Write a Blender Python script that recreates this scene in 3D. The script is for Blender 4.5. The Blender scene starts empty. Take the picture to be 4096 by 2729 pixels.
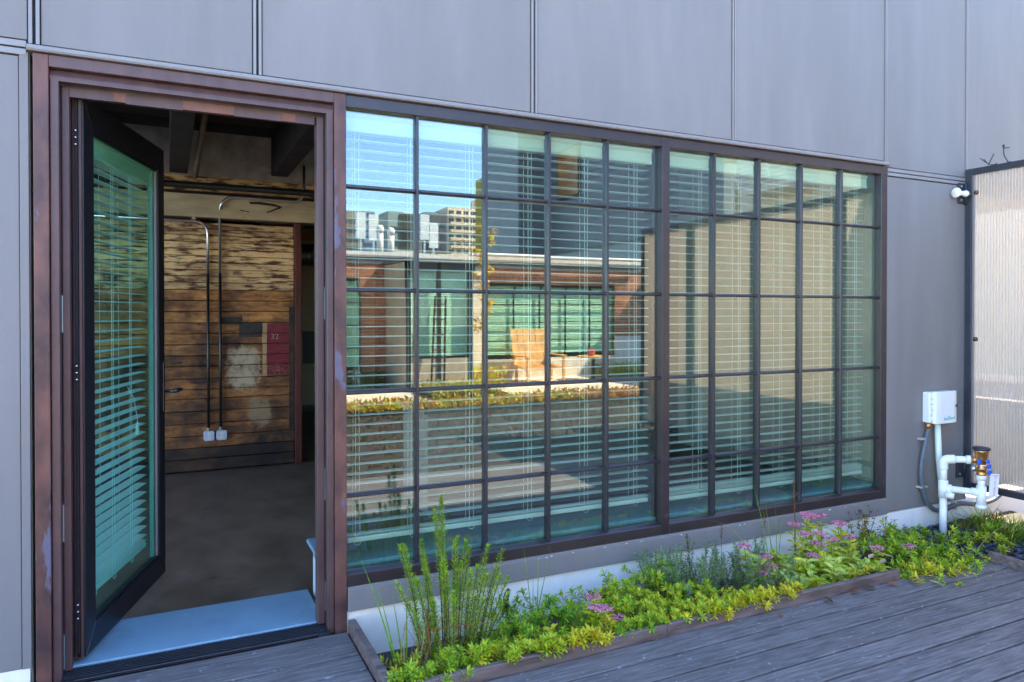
import bpy, bmesh, math, random
from math import sin, cos, pi, radians, sqrt, atan2
from mathutils import Vector, Matrix
random.seed(7)
sc = bpy.context.scene
C = sc.collection
# ------------------------------------------------------------------ camera, sky, sun, exposure
cd = bpy.data.cameras.new('camera'); cam = bpy.data.objects.new('camera', cd); C.objects.link(cam)
cd.sensor_width = 36.0; cd.lens = 2854 / 4096 * 36.0
cd.shift_y = -84.5 / 4096; cd.clip_start = 0.05; cd.clip_end = 3000
cam.location = (0, -3.3, 1.4616)
cam.rotation_euler = (radians(89.5), 0, -math.atan(1378 / 2854))
sc.camera = cam
SUN_EL, SUN_AZ = radians(48), radians(25)            # azimuth counted from +X towards +Y
w = bpy.data.worlds.new('World'); sc.world = w; w.use_nodes = True
wn = w.node_tree
bg = wn.nodes['Background']
sky = wn.nodes.new('ShaderNodeTexSky'); sky.sky_type = 'NISHITA'; sky.sun_disc = False
sky.sun_elevation = SUN_EL; sky.sun_rotation = radians(90) - SUN_AZ
sky.air_density = 1.05; sky.dust_density = 0.1; sky.ozone_density = 5.0; sky.altitude = 1000
wn.links.new(sky.outputs[0], bg.inputs[0]); bg.inputs[1].default_value = 0.15
sl = bpy.data.lights.new('sun', 'SUN'); so = bpy.data.objects.new('sun', sl); C.objects.link(so)
sl.energy = 4.2; sl.angle = radians(0.5); sl.color = (1.0, 0.90, 0.76)
sv = Vector((cos(SUN_EL) * cos(SUN_AZ), cos(SUN_EL) * sin(SUN_AZ), sin(SUN_EL)))
so.rotation_euler = sv.to_track_quat('Z', 'Y').to_euler(); so.location = sv * 40
sc.view_settings.view_transform = 'Standard'; sc.view_settings.look = 'None'
sc.view_settings.gamma = 1.0; sc.view_settings.use_curve_mapping = False
sc.view_settings.exposure = 3.0
try:
    sc.cycles.use_denoising = True
    sc.cycles.transparent_max_bounces = 24
    sc.cycles.max_bounces = 10; sc.cycles.glossy_bounces = 4; sc.cycles.transmission_bounces = 6; sc.cycles.diffuse_bounces = 4
    sc.cycles.sample_clamp_indirect = 6.0
except Exception:
    pass

# ------------------------------------------------------------------ mesh helpers
class MB:
    def __init__(s): s.v = []; s.f = []; s.m = []
    def box(s, x0, x1, y0, y1, z0, z1, m=0):
        n = len(s.v)
        s.v += [(x0,y0,z0),(x1,y0,z0),(x1,y1,z0),(x0,y1,z0),(x0,y0,z1),(x1,y0,z1),(x1,y1,z1),(x0,y1,z1)]
        for q in ((0,3,2,1),(4,5,6,7),(0,1,5,4),(1,2,6,5),(2,3,7,6),(3,0,4,7)):
            s.f.append(tuple(n+i for i in q)); s.m.append(m)
        return s
    def obox(s, c, ax, ay, az, m=0):     # oriented box: centre and three half-axis vectors
        c, ax, ay, az = map(Vector, (c, ax, ay, az)); n = len(s.v)
        for k in ((-1,-1,-1),(1,-1,-1),(1,1,-1),(-1,1,-1),(-1,-1,1),(1,-1,1),(1,1,1),(-1,1,1)):
            s.v.append(tuple(c + ax*k[0] + ay*k[1] + az*k[2]))
        for q in ((0,3,2,1),(4,5,6,7),(0,1,5,4),(1,2,6,5),(2,3,7,6),(3,0,4,7)):
            s.f.append(tuple(n+i for i in q)); s.m.append(m)
        return s
    def poly(s, pts, m=0):
        n = len(s.v); s.v += [tuple(p) for p in pts]; s.f.append(tuple(range(n, n+len(pts)))); s.m.append(m); return s
    def prism(s, pts, axis, a, b, m=0):  # closed outline swept along axis (0 x,1 y,2 z)
        def put(p, t):
            q = list(p); q.insert(axis, t); return tuple(q)
        k = len(pts); n = len(s.v)
        s.v += [put(p, a) for p in pts] + [put(p, b) for p in pts]
        for i in range(k):
            j = (i+1) % k; s.f.append((n+i, n+j, n+k+j, n+k+i)); s.m.append(m)
        s.f.append(tuple(n+i for i in reversed(range(k)))); s.m.append(m)
        s.f.append(tuple(n+k+i for i in range(k))); s.m.append(m)
        return s
    def tube(s, pts, r, n=8, m=0, caps=True):
        pts = [Vector(p) for p in pts]; rs = r if isinstance(r, (list, tuple)) else [r]*len(pts)
        base = len(s.v); up = None
        for i, p in enumerate(pts):
            d = (pts[min(i+1, len(pts)-1)] - pts[max(i-1, 0)])
            d = d.normalized() if d.length > 1e-9 else Vector((0,0,1))
            if up is None: up = Vector((0,0,1)) if abs(d.z) < .9 else Vector((1,0,0))
            a = d.cross(up).normalized(); b = a.cross(d).normalized(); up = b
            for k in range(n):
                t = 2*pi*k/n; s.v.append(tuple(p + (a*cos(t) + b*sin(t))*rs[i]))
        for i in range(len(pts)-1):
            for k in range(n):
                l = (k+1) % n
                s.f.append((base+i*n+k, base+i*n+l, base+(i+1)*n+l, base+(i+1)*n+k)); s.m.append(m)
        if caps:
            s.f.append(tuple(base+k for k in reversed(range(n)))); s.m.append(m)
            e = base+(len(pts)-1)*n; s.f.append(tuple(e+k for k in range(n))); s.m.append(m)
        return s
    def cyl(s, p, q, r, n=16, m=0): return s.tube([p, q], r, n, m)
    def strip(s, pts, ws, side, nrm, fold=0.0, m=0):   # leaf-like folded strip
        b = len(s.v); nrm = Vector(nrm)
        for p, wd in zip(pts, ws):
            p = Vector(p); s.v += [tuple(p - side*wd + nrm*fold*wd), tuple(p), tuple(p + side*wd + nrm*fold*wd)]
        for i in range(len(pts)-1):
            o = b+3*i
            for k in (0, 1): s.f.append((o+k, o+k+1, o+k+4, o+k+3)); s.m.append(m)
        return s
    def leaf(s, p, d, L, W, m=0, bend=0.2, fold=0.25, shape=(.12,.62,1.0,.8,.05)):
        d = Vector(d).normalized(); up = Vector((0,0,1))
        side = d.cross(up)
        side = side.normalized() if side.length > 1e-4 else Vector((1,0,0))
        nrm = side.cross(d).normalized(); p = Vector(p); k = len(shape)-1
        pts = [p + d*L*i/k - nrm*bend*L*(i/k)**2 for i in range(k+1)]
        return s.strip(pts, [W*.5*x for x in shape], side, nrm, fold, m)
    def blob(s, c, r, m=0, sq=1.0):
        n = len(s.v); c = Vector(c)
        for d in ((1,0,0),(0,1,0),(-1,0,0),(0,-1,0),(0,0,sq),(0,0,-sq)): s.v.append(tuple(c + Vector(d)*r))
        for i in range(4):
            j = (i+1) % 4; s.f += [(n+i, n+j, n+4), (n+j, n+i, n+5)]; s.m += [m, m]
        return s
    def lathe(s, prof, c, n=20, m=0, axis='z'):
        b = len(s.v); c = Vector(c)
        for r, h in prof:
            for k in range(n):
                t = 2*pi*k/n; a, e = r*cos(t), r*sin(t)
                q = {'z':(a,e,h),'y':(a,h,e),'x':(h,a,e)}[axis]; s.v.append(tuple(c+Vector(q)))
        for i in range(len(prof)-1):
            for k in range(n):
                l = (k+1) % n; s.f.append((b+i*n+k, b+i*n+l, b+(i+1)*n+l, b+(i+1)*n+k)); s.m.append(m)
        s.f.append(tuple(b+k for k in reversed(range(n)))); s.m.append(m)
        e = b+(len(prof)-1)*n; s.f.append(tuple(e+k for k in range(n))); s.m.append(m)
        return s
    def mesh(s, name, mats, off=(0,0,0), smooth=False):
        me = bpy.data.meshes.new(name)
        o = off
        me.from_pydata([(a-o[0], b-o[1], c-o[2]) for a, b, c in s.v], [], s.f)
        for mt in mats: me.materials.append(mt)
        if any(s.m): me.polygons.foreach_set('material_index', s.m)
        if smooth: me.polygons.foreach_set('use_smooth', [True]*len(me.polygons))
        me.validate(); me.update()
        return me

OFF = {}
def link(o, parent=None):
    C.objects.link(o)
    if parent is not None: o.parent = parent
    return o
def tag(o, label=None, cat=None, group=None, kind=None):
    if label: o['label'] = label
    if cat: o['category'] = cat
    if group: o['group'] = group
    if kind: o['kind'] = kind
    return o
def thing(name, label, cat, loc=(0,0,0), group=None, local=False, rotz=0.0):
    o = bpy.data.objects.new(name, None); o.empty_display_size = .05; C.objects.link(o)
    o.location = loc; o.rotation_euler = (0,0,rotz)
    OFF[o] = (0,0,0) if local else tuple(loc)
    return tag(o, label, cat, group)
def bevel(o, wd, seg=2):
    md = o.modifiers.new('b', 'BEVEL'); md.width = wd; md.segments = seg; md.limit_method = 'ANGLE'; md.angle_limit = radians(40)
    return o
def P(name, mb, mats, parent=None, smooth=False, bv=0, seg=2):
    mats = mats if isinstance(mats, (list, tuple)) else [mats]
    off = OFF.get(parent, (0,0,0)) if parent is not None else (0,0,0)
    o = bpy.data.objects.new(name, mb.mesh(name, mats, off, smooth)); link(o, parent)
    OFF[o] = off
    if bv: bevel(o, bv, seg)
    if smooth and not bv:
        pass
    return o
def B(name, b, mat, parent=None, bv=0, seg=2): return P(name, MB().box(*b), mat, parent, bv=bv, seg=seg)
def struct(o): o['kind'] = 'structure'; return o
def copy_part(src, parent, loc=None, rot=None, scale=None):
    o = src.copy(); C.objects.link(o); o.parent = parent
    if loc is not None: o.location = loc
    if rot is not None: o.rotation_euler = rot
    if scale is not None: o.scale = scale if not isinstance(scale, (int, float)) else (scale,)*3
    return o
def text_part(name, s, size, mat, parent, mw, ext=.0008, shear=0.0, spacing=1.0):
    cu = bpy.data.curves.new('txt', 'FONT'); cu.body = s; cu.size = size; cu.extrude = ext; cu.shear = shear; cu.space_character = spacing
    cu.align_x = 'CENTER'; cu.align_y = 'CENTER'
    t = bpy.data.objects.new('txt', cu); C.objects.link(t)
    dg = bpy.context.evaluated_depsgraph_get(); dg.update()
    me = bpy.data.meshes.new_from_object(t.evaluated_get(dg)); bpy.data.objects.remove(t)
    off = OFF.get(parent, (0,0,0))
    me.transform(Matrix.Translation(Vector((-off[0], -off[1], -off[2]))) @ mw)
    me.materials.clear(); me.materials.append(mat)
    o = bpy.data.objects.new(name, me); link(o, parent); OFF[o] = off
    return o

# ------------------------------------------------------------------ materials
def mat(name, col, rough=.6, metal=0.0, var=.0, scale=6.0, stretch=(1,1,1), bump=0.0, bscale=60.0, spec=.5, col2=None, detail=5.0, coord='Object', rnd=0.0, speck=None, coat=0.0, rampos=(.35,.65), bstretch=None, stain=None, blobs=()):
    m = bpy.data.materials.new(name); m.use_nodes = True; nt = m.node_tree; N = nt.nodes; L = nt.links
    p = N['Principled BSDF']; p.inputs['Roughness'].default_value = rough; p.inputs['Metallic'].default_value = metal
    p.inputs['Specular IOR Level'].default_value = spec; p.inputs['Coat Weight'].default_value = coat
    p.inputs['Base Color'].default_value = (*col, 1)
    tc = N.new('ShaderNodeTexCoord'); mp = N.new('ShaderNodeMapping'); L.new(tc.outputs[coord], mp.inputs[0])
    mp.inputs['Scale'].default_value = stretch
    if rnd:
        oi = N.new('ShaderNodeObjectInfo'); vm = N.new('ShaderNodeVectorMath'); vm.operation = 'SCALE'
        cb = N.new('ShaderNodeCombineXYZ')
        for i in range(3): L.new(oi.outputs['Random'], cb.inputs[i])
        L.new(cb.outputs[0], vm.inputs[0]); vm.inputs['Scale'].default_value = 37.0
        L.new(vm.outputs[0], mp.inputs['Location'])
    out = None
    if var or col2:
        nz = N.new('ShaderNodeTexNoise'); nz.inputs['Scale'].default_value = scale; nz.inputs['Detail'].default_value = detail; nz.inputs['Roughness'].default_value = .6
        L.new(mp.outputs[0], nz.inputs['Vector'])
        cr = N.new('ShaderNodeValToRGB'); L.new(nz.outputs['Fac'], cr.inputs[0])
        a = tuple(c*(1-var) for c in col); b = col2 or tuple(min(1, c*(1+var)) for c in col)
        cr.color_ramp.elements[0].color = (*a, 1); cr.color_ramp.elements[1].color = (*b, 1)
        cr.color_ramp.elements[0].position = rampos[0]; cr.color_ramp.elements[1].position = rampos[1]
        out = cr.outputs[0]
    if rnd and out is not None:
        hs = N.new('ShaderNodeHueSaturation'); mr = N.new('ShaderNodeMapRange')
        L.new(oi.outputs['Random'], mr.inputs[0]); mr.inputs[3].default_value = 1-rnd; mr.inputs[4].default_value = 1+rnd
        L.new(mr.outputs[0], hs.inputs['Value']); L.new(out, hs.inputs['Color']); out = hs.outputs[0]
    if speck:                                    # (colour, scale, threshold)
        n2 = N.new('ShaderNodeTexNoise'); n2.inputs['Scale'].default_value = speck[1]; n2.inputs['Detail'].default_value = 4.0; n2.inputs['Roughness'].default_value = .7
        mp2 = N.new('ShaderNodeMapping'); L.new(tc.outputs[coord], mp2.inputs[0]); L.new(mp2.outputs[0], n2.inputs['Vector'])
        if len(speck) > 3: mp2.inputs['Scale'].default_value = speck[3]
        if rnd: L.new(vm.outputs[0], mp2.inputs['Location'])
        r2 = N.new('ShaderNodeValToRGB'); L.new(n2.outputs['Fac'], r2.inputs[0])
        r2.color_ramp.elements[0].position = speck[2]; r2.color_ramp.elements[1].position = min(1, speck[2]+.05)
        mx = N.new('ShaderNodeMix'); mx.data_type = 'RGBA'; L.new(r2.outputs[0], mx.inputs[0])
        if out is not None: L.new(out, mx.inputs[6])
        else: mx.inputs[6].default_value = (*col, 1)
        mx.inputs[7].default_value = (*speck[0], 1); out = mx.outputs[2]
    if stain:                                    # broad blotches that run on from piece to piece: (colour, scale, low, high)
        n3 = N.new('ShaderNodeTexNoise'); n3.inputs['Scale'].default_value = stain[1]; n3.inputs['Detail'].default_value = 7.0; n3.inputs['Roughness'].default_value = .65
        mp3 = N.new('ShaderNodeMapping'); mp3.inputs['Scale'].default_value = stain[4] if len(stain) > 4 else (1,1,1); L.new(tc.outputs[coord], mp3.inputs[0]); L.new(mp3.outputs[0], n3.inputs['Vector'])
        r3 = N.new('ShaderNodeMapRange'); L.new(n3.outputs['Fac'], r3.inputs[0]); r3.inputs[1].default_value = stain[2]; r3.inputs[2].default_value = stain[3]
        m3 = N.new('ShaderNodeMix'); m3.data_type = 'RGBA'; L.new(r3.outputs[0], m3.inputs[0])
        if out is not None: L.new(out, m3.inputs[6])
        else: m3.inputs[6].default_value = (*col, 1)
        m3.inputs[7].default_value = (*stain[0], 1); out = m3.outputs[2]
    for bc, bx, bz, rx, rz in blobs:              # a patch of old paint with a ragged, worn edge
        sx = N.new('ShaderNodeSeparateXYZ'); L.new(tc.outputs[coord], sx.inputs[0])
        def ax_(sock, c, r_):
            a = N.new('ShaderNodeMath'); a.operation = 'SUBTRACT'; L.new(sock, a.inputs[0]); a.inputs[1].default_value = c
            b = N.new('ShaderNodeMath'); b.operation = 'DIVIDE'; L.new(a.outputs[0], b.inputs[0]); b.inputs[1].default_value = r_
            c2 = N.new('ShaderNodeMath'); c2.operation = 'POWER'; e = N.new('ShaderNodeMath'); e.operation = 'ABSOLUTE'; L.new(b.outputs[0], e.inputs[0]); L.new(e.outputs[0], c2.inputs[0]); c2.inputs[1].default_value = 3.0
            return c2.outputs[0]
        ad = N.new('ShaderNodeMath'); ad.operation = 'ADD'; L.new(ax_(sx.outputs[0], bx, rx), ad.inputs[0]); L.new(ax_(sx.outputs[2], bz, rz), ad.inputs[1])
        nz5 = N.new('ShaderNodeTexNoise'); nz5.inputs['Scale'].default_value = 9; nz5.inputs['Detail'].default_value = 9.0; nz5.inputs['Roughness'].default_value = .75; L.new(tc.outputs[coord], nz5.inputs['Vector'])
        ma5 = N.new('ShaderNodeMath'); ma5.operation = 'MULTIPLY_ADD'; L.new(nz5.outputs['Fac'], ma5.inputs[0]); ma5.inputs[1].default_value = 6.0; L.new(ad.outputs[0], ma5.inputs[2])
        mr5 = N.new('ShaderNodeMapRange'); L.new(ma5.outputs[0], mr5.inputs[0]); mr5.inputs[1].default_value = 3.1; mr5.inputs[2].default_value = 4.0; mr5.inputs[3].default_value = .82; mr5.inputs[4].default_value = 0.0
        m5 = N.new('ShaderNodeMix'); m5.data_type = 'RGBA'; L.new(mr5.outputs[0], m5.inputs[0]); L.new(out, m5.inputs[6]); m5.inputs[7].default_value = (*bc, 1); out = m5.outputs[2]
    if out is not None: L.new(out, p.inputs['Base Color'])
    if bump:
        nb = N.new('ShaderNodeTexNoise'); nb.inputs['Scale'].default_value = bscale; nb.inputs['Detail'].default_value = 6.0
        if bstretch:
            mb_ = N.new('ShaderNodeMapping'); L.new(tc.outputs[coord], mb_.inputs[0]); mb_.inputs['Scale'].default_value = bstretch; L.new(mb_.outputs[0], nb.inputs['Vector'])
        else: L.new(mp.outputs[0], nb.inputs['Vector'])
        bp = N.new('ShaderNodeBump'); bp.inputs['Strength'].default_value = bump; bp.inputs['Distance'].default_value = .004
        L.new(nb.outputs['Fac'], bp.inputs['Height']); L.new(bp.outputs[0], p.inputs['Normal'])
    return m
def leafmat(name, col, var=.3, trans=.45, rough=.5):
    m = mat(name, col, rough, var=var, scale=35, coord='Object', rnd=.12, spec=.35)
    nt = m.node_tree; N = nt.nodes; L = nt.links; p = N['Principled BSDF']; out = N['Material Output']
    tr = N.new('ShaderNodeBsdfTranslucent'); mx = N.new('ShaderNodeMixShader'); mx.inputs[0].default_value = trans
    src = p.inputs['Base Color'].links[0].from_socket; L.new(src, tr.inputs[0])
    L.new(p.outputs[0], mx.inputs[1]); L.new(tr.outputs[0], mx.inputs[2]); L.new(mx.outputs[0], out.inputs[0])
    return m
def glassmat(name, tint, base, k=1.0, wav=0.0):
    m = bpy.data.materials.new(name); m.use_nodes = True; nt = m.node_tree; N = nt.nodes; L = nt.links
    N.remove(N['Principled BSDF']); out = N['Material Output']
    t = N.new('ShaderNodeBsdfTransparent'); t.inputs[0].default_value = (*tint, 1)
    g = N.new('ShaderNodeBsdfGlossy'); g.inputs['Roughness'].default_value = 0.0; g.inputs['Color'].default_value = (.97,1,.98,1)
    lw = N.new('ShaderNodeLayerWeight'); lw.inputs[0].default_value = .5     # Schlick, the same from both sides of the pane
    po = N.new('ShaderNodeMath'); po.operation = 'POWER'; L.new(lw.outputs['Facing'], po.inputs[0]); po.inputs[1].default_value = 5.0
    ma = N.new('ShaderNodeMath'); ma.operation = 'MULTIPLY_ADD'; ma.use_clamp = True
    L.new(po.outputs[0], ma.inputs[0]); ma.inputs[1].default_value = k*(1-base-.04); ma.inputs[2].default_value = base+.04*k
    mx = N.new('ShaderNodeMixShader'); L.new(ma.outputs[0], mx.inputs[0]); L.new(t.outputs[0], mx.inputs[1]); L.new(g.outputs[0], mx.inputs[2])
    if wav:                                      # float-glass waviness
        tc = N.new('ShaderNodeTexCoord'); nb = N.new('ShaderNodeTexNoise'); nb.inputs['Scale'].default_value = 2.2; nb.inputs['Detail'].default_value = 1.0
        L.new(tc.outputs['Object'], nb.inputs['Vector']); bp = N.new('ShaderNodeBump'); bp.inputs['Strength'].default_value = wav; bp.inputs['Distance'].default_value = .01
        L.new(nb.outputs['Fac'], bp.inputs['Height']); L.new(bp.outputs[0], g.inputs['Normal'])
    L.new(mx.outputs[0], out.inputs[0]); return m
M = {}
M['panel'] = mat('painted_panel', (.212,.192,.180), .55, var=.07, scale=1.3, stretch=(2.5,1,.5), bump=.05, bscale=90, speck=((.13,.12,.13), 16.0, .735), stain=((.180,.161,.151), 1.3, .38, .75, (2.4,1,.35)))
M['trim'] = mat('trim_metal', (.24,.215,.205), .38, var=.05, spec=.6)
M['gap'] = mat('dark_joint', (.02,.024,.03), .8, var=.2)
M['white'] = mat('white_base', (.90,.82,.73), .5, var=.04, scale=4, speck=((.45,.38,.30), 9.0, .71), stain=((.66,.60,.52), 1.6, .52, .85, (1.5,1,.7)))
M['bronze'] = mat('bronze_paint', (.032,.021,.023), .34, var=.18, scale=5, spec=.55, speck=((.075,.05,.045), 9, .66))
M['muntin'] = mat('muntin_paint', (.026,.021,.026), .30, var=.15, scale=9, spec=.6)
M['rust'] = mat('rusty_steel', (.070,.033,.031), .45, var=.2, scale=4, stretch=(2,2,1.1), detail=9, col2=(.17,.068,.048), bump=.08, bscale=120, spec=.45, speck=((.12,.10,.14), 5.0, .60, (2,2,.6)))
M['rust2'] = mat('brown_steel', (.092,.046,.041), .45, var=.18, scale=6, stretch=(2,2,.7), bump=.06, spec=.5)
M['tape'] = mat('orange_tape', (.18,.078,.056), .55, var=.2)
M['black'] = mat('black_frame', (.012,.012,.016), .38, var=.2, scale=8, spec=.5)
M['rubber'] = mat('black_rubber', (.008,.008,.009), .7, var=.2)
M['screw'] = mat('bright_screw', (.75,.75,.78), .25, metal=1.0, var=.05)
M['steel'] = mat('galvanised', (.55,.56,.55), .3, metal=1.0, var=.12, scale=20)
M['lever'] = mat('satin_lever', (.10,.10,.12), .3, metal=.9, var=.1)
M['teal'] = mat('hinge_leaf', (.30,.42,.42), .35, metal=.6, var=.1)
M['sill'] = mat('sill_paint', (.20,.31,.39), .42, var=.06, scale=3, bump=.05, spec=.5, speck=((.33,.42,.47), 7, .66, (1,2.5,1)), stain=((.13,.19,.23), 2.2, .52, .8))
M['glass'] = glassmat('window_glass', (.83,.93,.88), .070, 1.0, wav=0)
M['glassdoor'] = glassmat('door_glass', (.74,1.0,.95), .02, .8)
M['glassfar'] = glassmat('far_glass', (.88,.97,.90), .02, .6)
M['edge'] = mat('glass_edge', (.22,.38,.30), .2, var=.1)
M['slat'] = mat('blind_slat', (.70,.67,.60), .45, var=.03)
M['valance'] = mat('blind_valance', (.66,.60,.45), .45, var=.04, scale=3)
M['cord'] = mat('blind_cord', (.82,.82,.76), .7, var=.03)
M['deck'] = mat('weathered_deck', (.082,.065,.060), .66, var=.2, scale=26, stretch=(.22,3.2,1), detail=10, rampos=(.30,.70), col2=(.235,.192,.176), bump=.7, bscale=70, bstretch=(.35,10,1), rnd=.14, speck=((.33,.32,.35), 24, .635, (1.0,1.8,1)))
M['joist'] = mat('under_deck', (.02,.02,.02), .9, var=.2)
M['kerb'] = mat('composite_kerb', (.125,.080,.066), .6, var=.3, scale=8, stretch=(.6,4,4), col2=(.20,.138,.118), bump=.25, bscale=50, bstretch=(1,10,10))
M['soil'] = mat('soil', (.045,.033,.025), .95, var=.5, scale=60, bump=.8, bscale=80)
M['gravel'] = mat('dark_gravel', (.035,.045,.07), .5, var=.5, scale=30, rnd=.3, col2=(.10,.12,.17))
M['roofing'] = mat('roof_membrane', (.16,.165,.18), .8, var=.15, scale=2)
M['pvc'] = mat('white_pvc', (.88,.83,.76), .32, var=.04, scale=12, speck=((.55,.47,.36), 16, .69), stain=((.66,.60,.50), 7, .52, .8))
M['boxw'] = mat('white_box', (.82,.79,.74), .3, var=.02)
M['brass'] = mat('brass', (.62,.30,.10), .34, metal=.85, var=.25, scale=25)
M['blue'] = mat('blue_handle', (.02,.10,.55), .4, var=.1)
M['cap'] = mat('black_cap', (.018,.022,.035), .35, var=.2)
M['hose'] = mat('grey_conduit', (.10,.115,.13), .45, var=.1, scale=30)
M['greenink'] = mat('green_ink', (.05,.42,.32), .5, var=.05)
M['redink'] = mat('red_ink', (.62,.10,.12), .5, var=.05)
M['tagw'] = mat('paper_tag', (.80,.74,.76), .5, var=.02)
M['gatefr'] = mat('gate_frame', (.032,.033,.04), .42, var=.2, scale=10)
# interior
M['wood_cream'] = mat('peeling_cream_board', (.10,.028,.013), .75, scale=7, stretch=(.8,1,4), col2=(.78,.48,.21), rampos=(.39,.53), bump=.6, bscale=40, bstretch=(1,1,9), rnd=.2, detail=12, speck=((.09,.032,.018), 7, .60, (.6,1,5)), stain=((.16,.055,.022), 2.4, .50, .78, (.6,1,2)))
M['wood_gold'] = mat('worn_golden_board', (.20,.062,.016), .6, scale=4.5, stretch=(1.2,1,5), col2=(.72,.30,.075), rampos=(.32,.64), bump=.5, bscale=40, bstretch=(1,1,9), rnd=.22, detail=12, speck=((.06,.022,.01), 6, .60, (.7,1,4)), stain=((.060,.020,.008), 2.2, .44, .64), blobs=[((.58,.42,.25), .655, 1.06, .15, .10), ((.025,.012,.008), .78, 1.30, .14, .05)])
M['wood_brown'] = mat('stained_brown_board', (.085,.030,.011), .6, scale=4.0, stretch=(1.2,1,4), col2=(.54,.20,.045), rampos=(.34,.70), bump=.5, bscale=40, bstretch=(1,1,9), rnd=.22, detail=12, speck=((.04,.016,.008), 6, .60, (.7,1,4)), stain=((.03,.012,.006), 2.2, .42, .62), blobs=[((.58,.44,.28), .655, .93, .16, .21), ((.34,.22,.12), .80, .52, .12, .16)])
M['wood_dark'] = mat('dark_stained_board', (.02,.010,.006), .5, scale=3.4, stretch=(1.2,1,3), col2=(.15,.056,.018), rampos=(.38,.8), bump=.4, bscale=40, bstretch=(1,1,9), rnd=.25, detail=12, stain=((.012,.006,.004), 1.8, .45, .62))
M['beam'] = mat('beam_paint', (.46,.34,.19), .7, var=.25, scale=4, stretch=(.5,1,2), speck=((.10,.06,.03), 7, .68, (.6,1,2)))
M['joistw'] = mat('dark_joist', (.016,.011,.008), .8, var=.4, scale=6)  # near-black brown for joists and ceiling
M['postred'] = mat('red_post', (.10,.018,.008), .6, var=.4, scale=5, stretch=(3,3,.6))
M['block'] = mat('grey_plaster', (.34,.29,.23), .8, var=.25, scale=6, bump=.3, speck=((.12,.10,.08), 18, .66))
M['floor'] = mat('brown_concrete', (.105,.066,.042), .46, var=.3, scale=5, stretch=(.8,.5,1), detail=11, rampos=(.25,.75), col2=(.21,.138,.090), bump=.08, bscale=30, speck=((.04,.03,.026), 14, .63, (.5,2,1)))
M['dry'] = mat('cream_drywall', (.62,.52,.34), .8, var=.05)
M['dry_glow'] = mat('lamplit_drywall', (.55,.30,.10), .8, var=.05)  # warm lamp glow put into the drywall colour
M['dryb'] = mat('pale_drywall', (.55,.60,.62), .8, var=.04)
M['roomw'] = mat('room_wall', (.30,.28,.22), .85, var=.12)
M['panelg'] = mat('grey_steel_door', (.14,.15,.135), .5, var=.1)
M['redpaint'] = mat('red_paint', (.20,.012,.018), .6, var=.4, scale=9, stretch=(1,1,5), speck=((.07,.02,.02), 9, .64, (.6,1,4)))
M['whitepaint'] = mat('white_patch', (.30,.15,.06), .7, scale=7, col2=(.60,.50,.36), rampos=(.40,.56), detail=12, stretch=(1,1,1.6), stain=((.20,.09,.035), 5, .48, .62))
M['tanpaint'] = mat('tan_paint', (.50,.30,.14), .7, var=.2, scale=9)
M['soot'] = mat('dark_patch', (.045,.034,.024), .75, var=.3, scale=9)
M['char'] = mat('charcoal_mark', (.02,.016,.012), .9, var=.3)
M['ivory'] = mat('ivory_digit', (.42,.22,.13), .7, var=.2, scale=40)
M['blackpipe'] = mat('black_pipe', (.012,.014,.012), .35, var=.1)
# ------------------------------------------------------------------ setting
def S(name, b, m): return struct(B(name, b, m))
S('ground', (-60, 60, -60, 60, -.5, -.215), M['roofing'])
far_paving = S('terrace_paving', (-7, 12.5, -11.0, -8.1, -.2, 0.0), mat('tan_paving', (.74,.58,.42), .7, var=.1, scale=1.5, bump=.05, speck=((.33,.25,.18), 9, .7)))
struct(B('planter_soil', (.765, 4.30, -.675, .0, -.2, -.145), M['soil']))
struct(B('planter_soil', (4.40, 5.9, -2.6, .0, -.2, -.07), M['soil']))
# deck with separate boards
deck = bpy.data.objects.new('deck', MB().box(-3.2, 4.34, -2.90, -.02, -.19, -.03).mesh('deck_substructure', [M['joist']])); C.objects.link(deck); struct(deck)
# cut the dark underlay out of the planter: rebuilt as two slabs
deck.data = MB().box(-3.2, .73, -2.90, -.02, -.19, -.03).box(.7301, 4.34, -2.90, -.712, -.19, -.03).mesh('deck_substructure', [M['joist']])
pitch = .147
for k in range(19):
    y1 = -.706 - pitch*(k-4) - .0055; y0 = y1 - pitch + .011
    if k < 4:
        x0, x1 = -3.2, .738
        y1 = min(y1 + (.706-.706), -.028) if k == 0 else y1
        if k == 0: y1 = -.030
    else: x0, x1 = -3.2, 4.355
    z = random.uniform(-.0012, .0012)
    cuts = [x0, x1]
    if k >= 4: cuts = [x0, random.uniform(-1.5, .2) if k % 2 else random.uniform(.2, .6), x1] if k > 9 else [x0, x1]
    for a, b in zip(cuts, cuts[1:]):
        mb = MB()
        cx, cy = (a+b)/2, (y0+y1)/2
        mb.box(a+.001-cx, b-.001-cx, y0-cy, y1-cy, -.028, 0)
        o = P('deck_board', mb, M['deck'], deck, bv=.003, seg=1); o.location = (cx, cy, z)

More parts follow.
